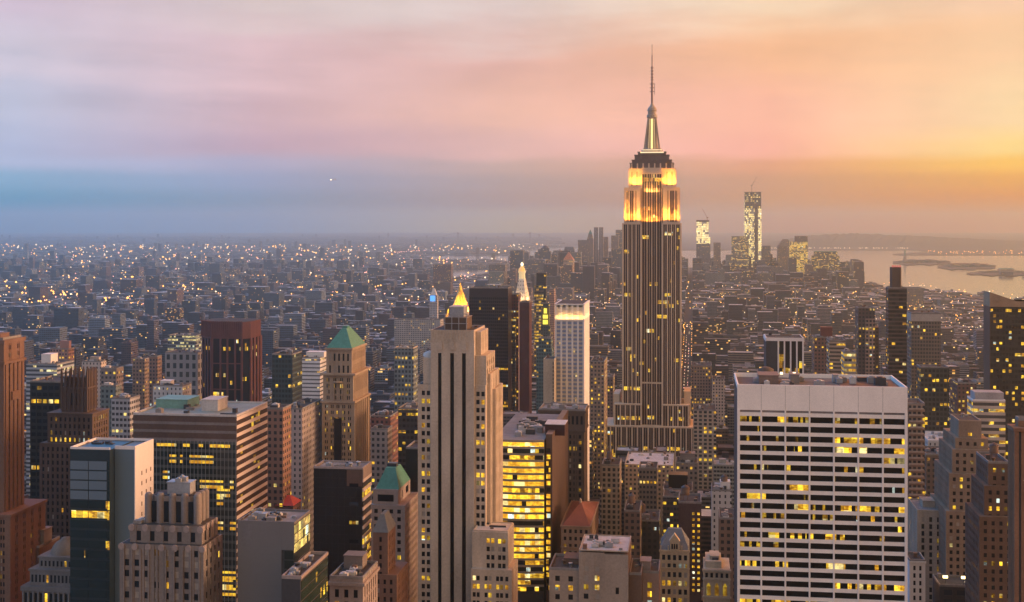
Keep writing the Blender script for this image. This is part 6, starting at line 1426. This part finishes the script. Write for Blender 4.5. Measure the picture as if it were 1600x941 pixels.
def city_mesh(name, idx, parts=('wall', 'roof', 'bulk', 'tank'), local=None):
    """boxes with uv in metres; face attributes tone and habit"""
    V, Fs, UVs, T, H = [], [], [], [], []
    def quad(p, uv, t, h):
        k = len(V); V.extend(p); Fs.append((k, k + 1, k + 2, k + 3)); UVs.extend(uv); T.append(t); H.append(h)
    def box(i, a, b, c, d, z0, z1, t, h, roof=None, top=True):
        if local: P = [(a, c), (b, c), (b, d), (a, d)]
        else: P = [W2(*q) for q in ((a, c), (b, c), (b, d), (a, d))]
        off = seedB[i] * 500
        L = [b - a, d - c, b - a, d - c]; acc = off
        for k in range(4):
            p, q = P[k], P[(k + 1) % 4]
            quad([(p[0], p[1], z0), (q[0], q[1], z0), (q[0], q[1], z1), (p[0], p[1], z1)], [(acc, 0), (acc + L[k], 0), (acc + L[k], z1 - z0), (acc, z1 - z0)], t, h); acc += L[k] + 3.3
        if top: quad([(x, y, z1) for x, y in P], [(0, 0)] * 4, roof, h)
    for i in idx:
        ox, oy, oz = (u0[i], v0[i], zb[i]) if local else (0, 0, 0)
        a, b, c, d = u0[i] - ox, u0[i] + wB[i] - ox, v0[i] - oy, v0[i] + dB[i] - oy; z0, z1 = zb[i] - oz, zb[i] + hB[i] - oz
        hab = (lit[i], seedB[i], wsh[i]); blank = (0, seedB[i], 0)
        if 'wall' in parts:
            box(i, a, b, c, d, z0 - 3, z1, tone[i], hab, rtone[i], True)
            if YB[i] < 2500:
                e = .5; tt = tone[i] * .9
                for q in ((a, b, c, c + e), (a, b, d - e, d), (a, a + e, c + e, d - e), (b - e, b, c + e, d - e)): box(i, *q, z1, z1 + 1.0, tt, blank, tt)
        if 'bulk' in parts and bulk[i] and wB[i] > 9:
            fx, fy = .2 + .4 * seedB[i], .35 + .3 * ((seedB[i] * 7) % 1); bw, bd = wB[i] * .26, dB[i] * .25
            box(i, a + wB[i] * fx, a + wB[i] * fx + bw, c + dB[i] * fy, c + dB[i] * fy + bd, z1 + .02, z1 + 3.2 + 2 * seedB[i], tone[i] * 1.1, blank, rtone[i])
    if not Fs: return None
    me = bpy.data.meshes.new(name); me.from_pydata(V, [], Fs); me.materials.append(CITY)
    uvl = me.uv_layers.new(name='UVMap'); uvl.data.foreach_set('uv', np.array(UVs, np.float32).ravel())
    for an, arr in (('tone', T), ('habit', H)):
        at = me.attributes.new(an, 'FLOAT_VECTOR', 'FACE'); at.data.foreach_set('vector', np.array(arr, np.float32).ravel())
    return me
rest_idx = [i for i in range(N) if i not in sset]
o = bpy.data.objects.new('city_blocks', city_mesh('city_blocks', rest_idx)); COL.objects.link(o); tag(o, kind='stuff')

# the individually built ones, described by look and by what they stand beside
def cname(t):
    r, g_, b_ = t; l = (r + g_ + b_) / 3; s_ = (max(t) - min(t)) / max(t)
    if l > .36: return 'whitish' if s_ < .3 else 'cream'
    if s_ < .25: return 'grey' if l > .15 else 'charcoal'
    if r > .26 and s_ > .5: return 'reddish'
    if l > .24: return 'tan'
    return 'brown' if l > .14 else 'dark brown'
desc = {}
for i in single:
    px, y = corners(i); cxp = px.mean(); top = HY + F * (EYE - zb[i] - hB[i]) / y.mean()
    best = None
    for hx, ha, hb, ht, hy, ph in HEROES:
        if not ph: continue
        dx = 0 if ha - 4 <= cxp <= hb + 4 else min(abs(cxp - ha), abs(cxp - hb))
        c = dx * 1.6 + abs(hy - y.mean()) * .12 + abs(ht - top) * .15
        if best is None or c < best[0]: best = (c, ph, 'behind' if dx == 0 and hy < y.mean() else 'in front of' if dx == 0 else 'left of' if cxp < ha else 'right of')
    size = 'tall' if hB[i] > 55 else 'mid height' if hB[i] > 28 else 'low'; shape = 'slab' if wB[i] > 30 else 'narrow block' if wB[i] < 15 else 'block'
    roofw = 'with roof tank' if tankB[i] and y.mean() < 2500 else 'with roof hut' if bulk[i] and wB[i] > 9 else 'with pale roof' if rtone[i].mean() > .3 else 'with flat roof'
    desc[i] = (size + ' ' + cname(tone[i]) + ' ' + shape + ' ' + roofw, best[2] + ' ' + best[1], cxp, y.mean())
from collections import defaultdict
same = defaultdict(list)
for i, q in desc.items(): same[(q[0], q[1])].append(i)
ORD = ['nearest', 'second nearest', 'third nearest', 'fourth nearest', 'fifth nearest', 'sixth nearest', 'seventh nearest', 'eighth nearest', 'ninth nearest', 'tenth nearest', 'eleventh nearest', 'twelfth nearest', 'thirteenth nearest', 'fourteenth nearest']
lab = {}
for (d_, rel), ids in same.items():
    if len((d_ + ' ' + rel).split()) > 14: d_ = ' '.join(d_.split(' with ')[:1])
    ids.sort(key=lambda i: desc[i][3])
    for n_, i in enumerate(ids): lab[i] = d_ + ' ' + rel + ('' if len(ids) == 1 else ', ' + ORD[min(n_, len(ORD) - 1)])
tk = MB(); tk.bar((-1.3, -1.3, 0), (-1.3, -1.3, 3), .18); tk.bar((1.3, -1.3, 0), (1.3, -1.3, 3), .18); tk.bar((1.3, 1.3, 0), (1.3, 1.3, 3), .18); tk.bar((-1.3, 1.3, 0), (-1.3, 1.3, 3), .18); tk.lathe(0, 0, [(1.9, 3), (1.9, 7)], 12); tk.lathe(0, 0, [(2.1, 7), (.15, 8.4)], 12, 1); TKM = tk.mesh('water_tank', [TANKWOOD, DARKSTEEL])
ac = []
for k in range(3):
    b = MB(); r_ = random.Random(k); b.box(0, 2.6 + k, 0, 2.2, 0, 1.4 + .4 * k); b.box(.3, 2.0, .3, 1.8, 1.4 + .4 * k, 1.7 + .4 * k); ac.append(b.mesh('cooling_unit', [(STEEL, PALEROOF, DARKSTEEL)[k]]))
for i in single:
    t = bpy.data.objects.new('city_building', None); COL.objects.link(t); x, y = W2(u0[i], v0[i]); t.location = (x, y, zb[i]); t.rotation_euler = (0, 0, -GA)
    tag(t, lab[i], 'building', 'other buildings filling the streets')
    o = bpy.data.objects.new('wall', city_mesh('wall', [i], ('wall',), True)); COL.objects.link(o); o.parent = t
    me = city_mesh('roof_hut', [i], ('bulk',), True)
    if me: o = bpy.data.objects.new('roof_hut', me); COL.objects.link(o); o.parent = t
    if YB[i] < 2500:
        if tankB[i]: o = bpy.data.objects.new('water_tank', TKM); COL.objects.link(o); o.parent = t; o.location = (wB[i] * (.15 + .12 * seedB[i]), dB[i] * .55, hB[i] + .02)
        if YB[i] < 1500:
            for k in range(3 if wB[i] > 14 else 1):
                o = bpy.data.objects.new('cooling_unit', ac[k]); COL.objects.link(o); o.parent = t; o.location = (wB[i] * (.70 + .03 * k) - 2 * k, dB[i] * (.2 + .22 * k), hB[i] + .02)

# ================================================================== lights of the far streets
def lights(name, pts, mat):
    V, Fc = [], []
    for x, y, z, r in pts:
        k = len(V); V += [(x + r, y, z), (x - r, y, z), (x, y + r, z), (x, y - r, z), (x, y, z + r), (x, y, z - r)]
        Fc += [(k, k + 2, k + 4), (k + 2, k + 1, k + 4), (k + 1, k + 3, k + 4), (k + 3, k, k + 4), (k + 2, k, k + 5), (k + 1, k + 2, k + 5), (k + 3, k + 1, k + 5), (k, k + 3, k + 5)]
    me = bpy.data.meshes.new(name); me.from_pydata(V, [], Fc); me.materials.append(mat); o = bpy.data.objects.new(name, me); COL.objects.link(o); tag(o, kind='stuff')
groups = defaultdict(list)
def put(px, Y, z, rpx, kind):
    x = (px - CX) / F * Y; groups[kind].append((x, Y, z + (curve(Y) if Y > 7000 else 0), rpx * Y / F))
kinds = ['amber', 'amber', 'amber', 'white', 'white', 'pink']
for k in range(1300):                                             # left: across the river and the low east side
    py = 386 + 110 * rg.random() ** 1.5; Y = F * EYE / (py - HY); px = rg.uniform(-20, 880)
    if is_land(px, py) and px < 880: put(px, Y, rg.uniform(18, 45), rg.uniform(.5, 1.4), kinds[rg.integers(6)])
for k in range(900):
    py = 440 + 100 * rg.random(); Y = F * EYE / (py - HY); px = rg.uniform(880, 1610)
    if is_land(px, py): put(px, Y, rg.uniform(25, 45), rg.uniform(.35, .95), kinds[rg.integers(5)])
for px in np.arange(300, 575, 6.0): 
    if rg.random() < .7: put(px + rg.normal(), F * EYE / (441 - HY + rg.normal() * .8), 30, rg.uniform(.7, 1.1), 'amber')
for k in range(40): q = rg.random(); put(558 + 30 * q, F * EYE / (440 - 9 * q - HY), 32, rg.uniform(.6, .9), 'pink')
for k in range(46): q = rg.random(); put(600 + 66 * q, F * EYE / (399 - 5 * q - HY), 25, rg.uniform(.4, .7), 'pink')
for cx_, cy_, n_ in ((65, 481, 18), (20, 470, 8), (225, 457, 14), (50, 495, 8), (180, 492, 8), (305, 470, 5)):
    for k in range(n_): put(cx_ + rg.normal() * 22, F * EYE / (cy_ + rg.normal() * 3 - HY), 48, rg.uniform(1.0, 1.7), 'amber')
for k in range(90): put(rg.uniform(1195, 1420), 13200, 10, rg.uniform(.35, .7), 'white')
for k in range(60): put(rg.uniform(1450, 1610), F * EYE / (rg.uniform(392, 398) - HY), 14, rg.uniform(.4, .8), 'amber')
for k in range(70): put(rg.uniform(560, 870), F * EYE / (rg.uniform(386, 398) - HY), 14, rg.uniform(.35, .75), 'white')
for k in range(-6, 12):                                        # lamps and traffic along the avenues
    for vv in np.arange(880, 3400, 17.0):
        for q in (240.5, 246, 252, 258):
            if rg.random() < .35:
                x, y = W2(k * 260 + q, vv + rg.uniform(-6, 6)); px = CX + F * x / y
                if -20 < px < 1620: put(px, y, 12 if q in (240.5, 258) else 7.5, rg.uniform(.3, .7), 'amber' if q in (240.5, 258) else kinds[3 + rg.integers(3)])
lights('city_lights', groups['amber'], glow('amber_light', (1, .42, .06), 5)); lights('city_lights', groups['white'], glow('white_light', (1, .72, .42), 3.6)); lights('city_lights', groups['pink'], glow('pink_light', (1, .40, .30), 3.2))

# ================================================================== the air
b = MB(); b.box(-24000, 24000, -60, 41500, curve(41000) - 20, 520)
m, w = newmat('haze_air'); pv = w.n('ShaderNodeVolumePrincipled'); pv.inputs['Color'].default_value = (.74, .93, 1.0, 1); pv.inputs['Density'].default_value = HAZE; pv.inputs['Anisotropy'].default_value = .87
o_ = w.n('ShaderNodeOutputMaterial'); w.l(pv.outputs[0], o_.inputs['Volume'])
o = b.build('haze', m); tag(o, kind='stuff')
bpy.context.view_layer.update()
print('buildings', N, 'objects', len(bpy.data.objects), 'single', len(single), 'heroes', len(HEROES))
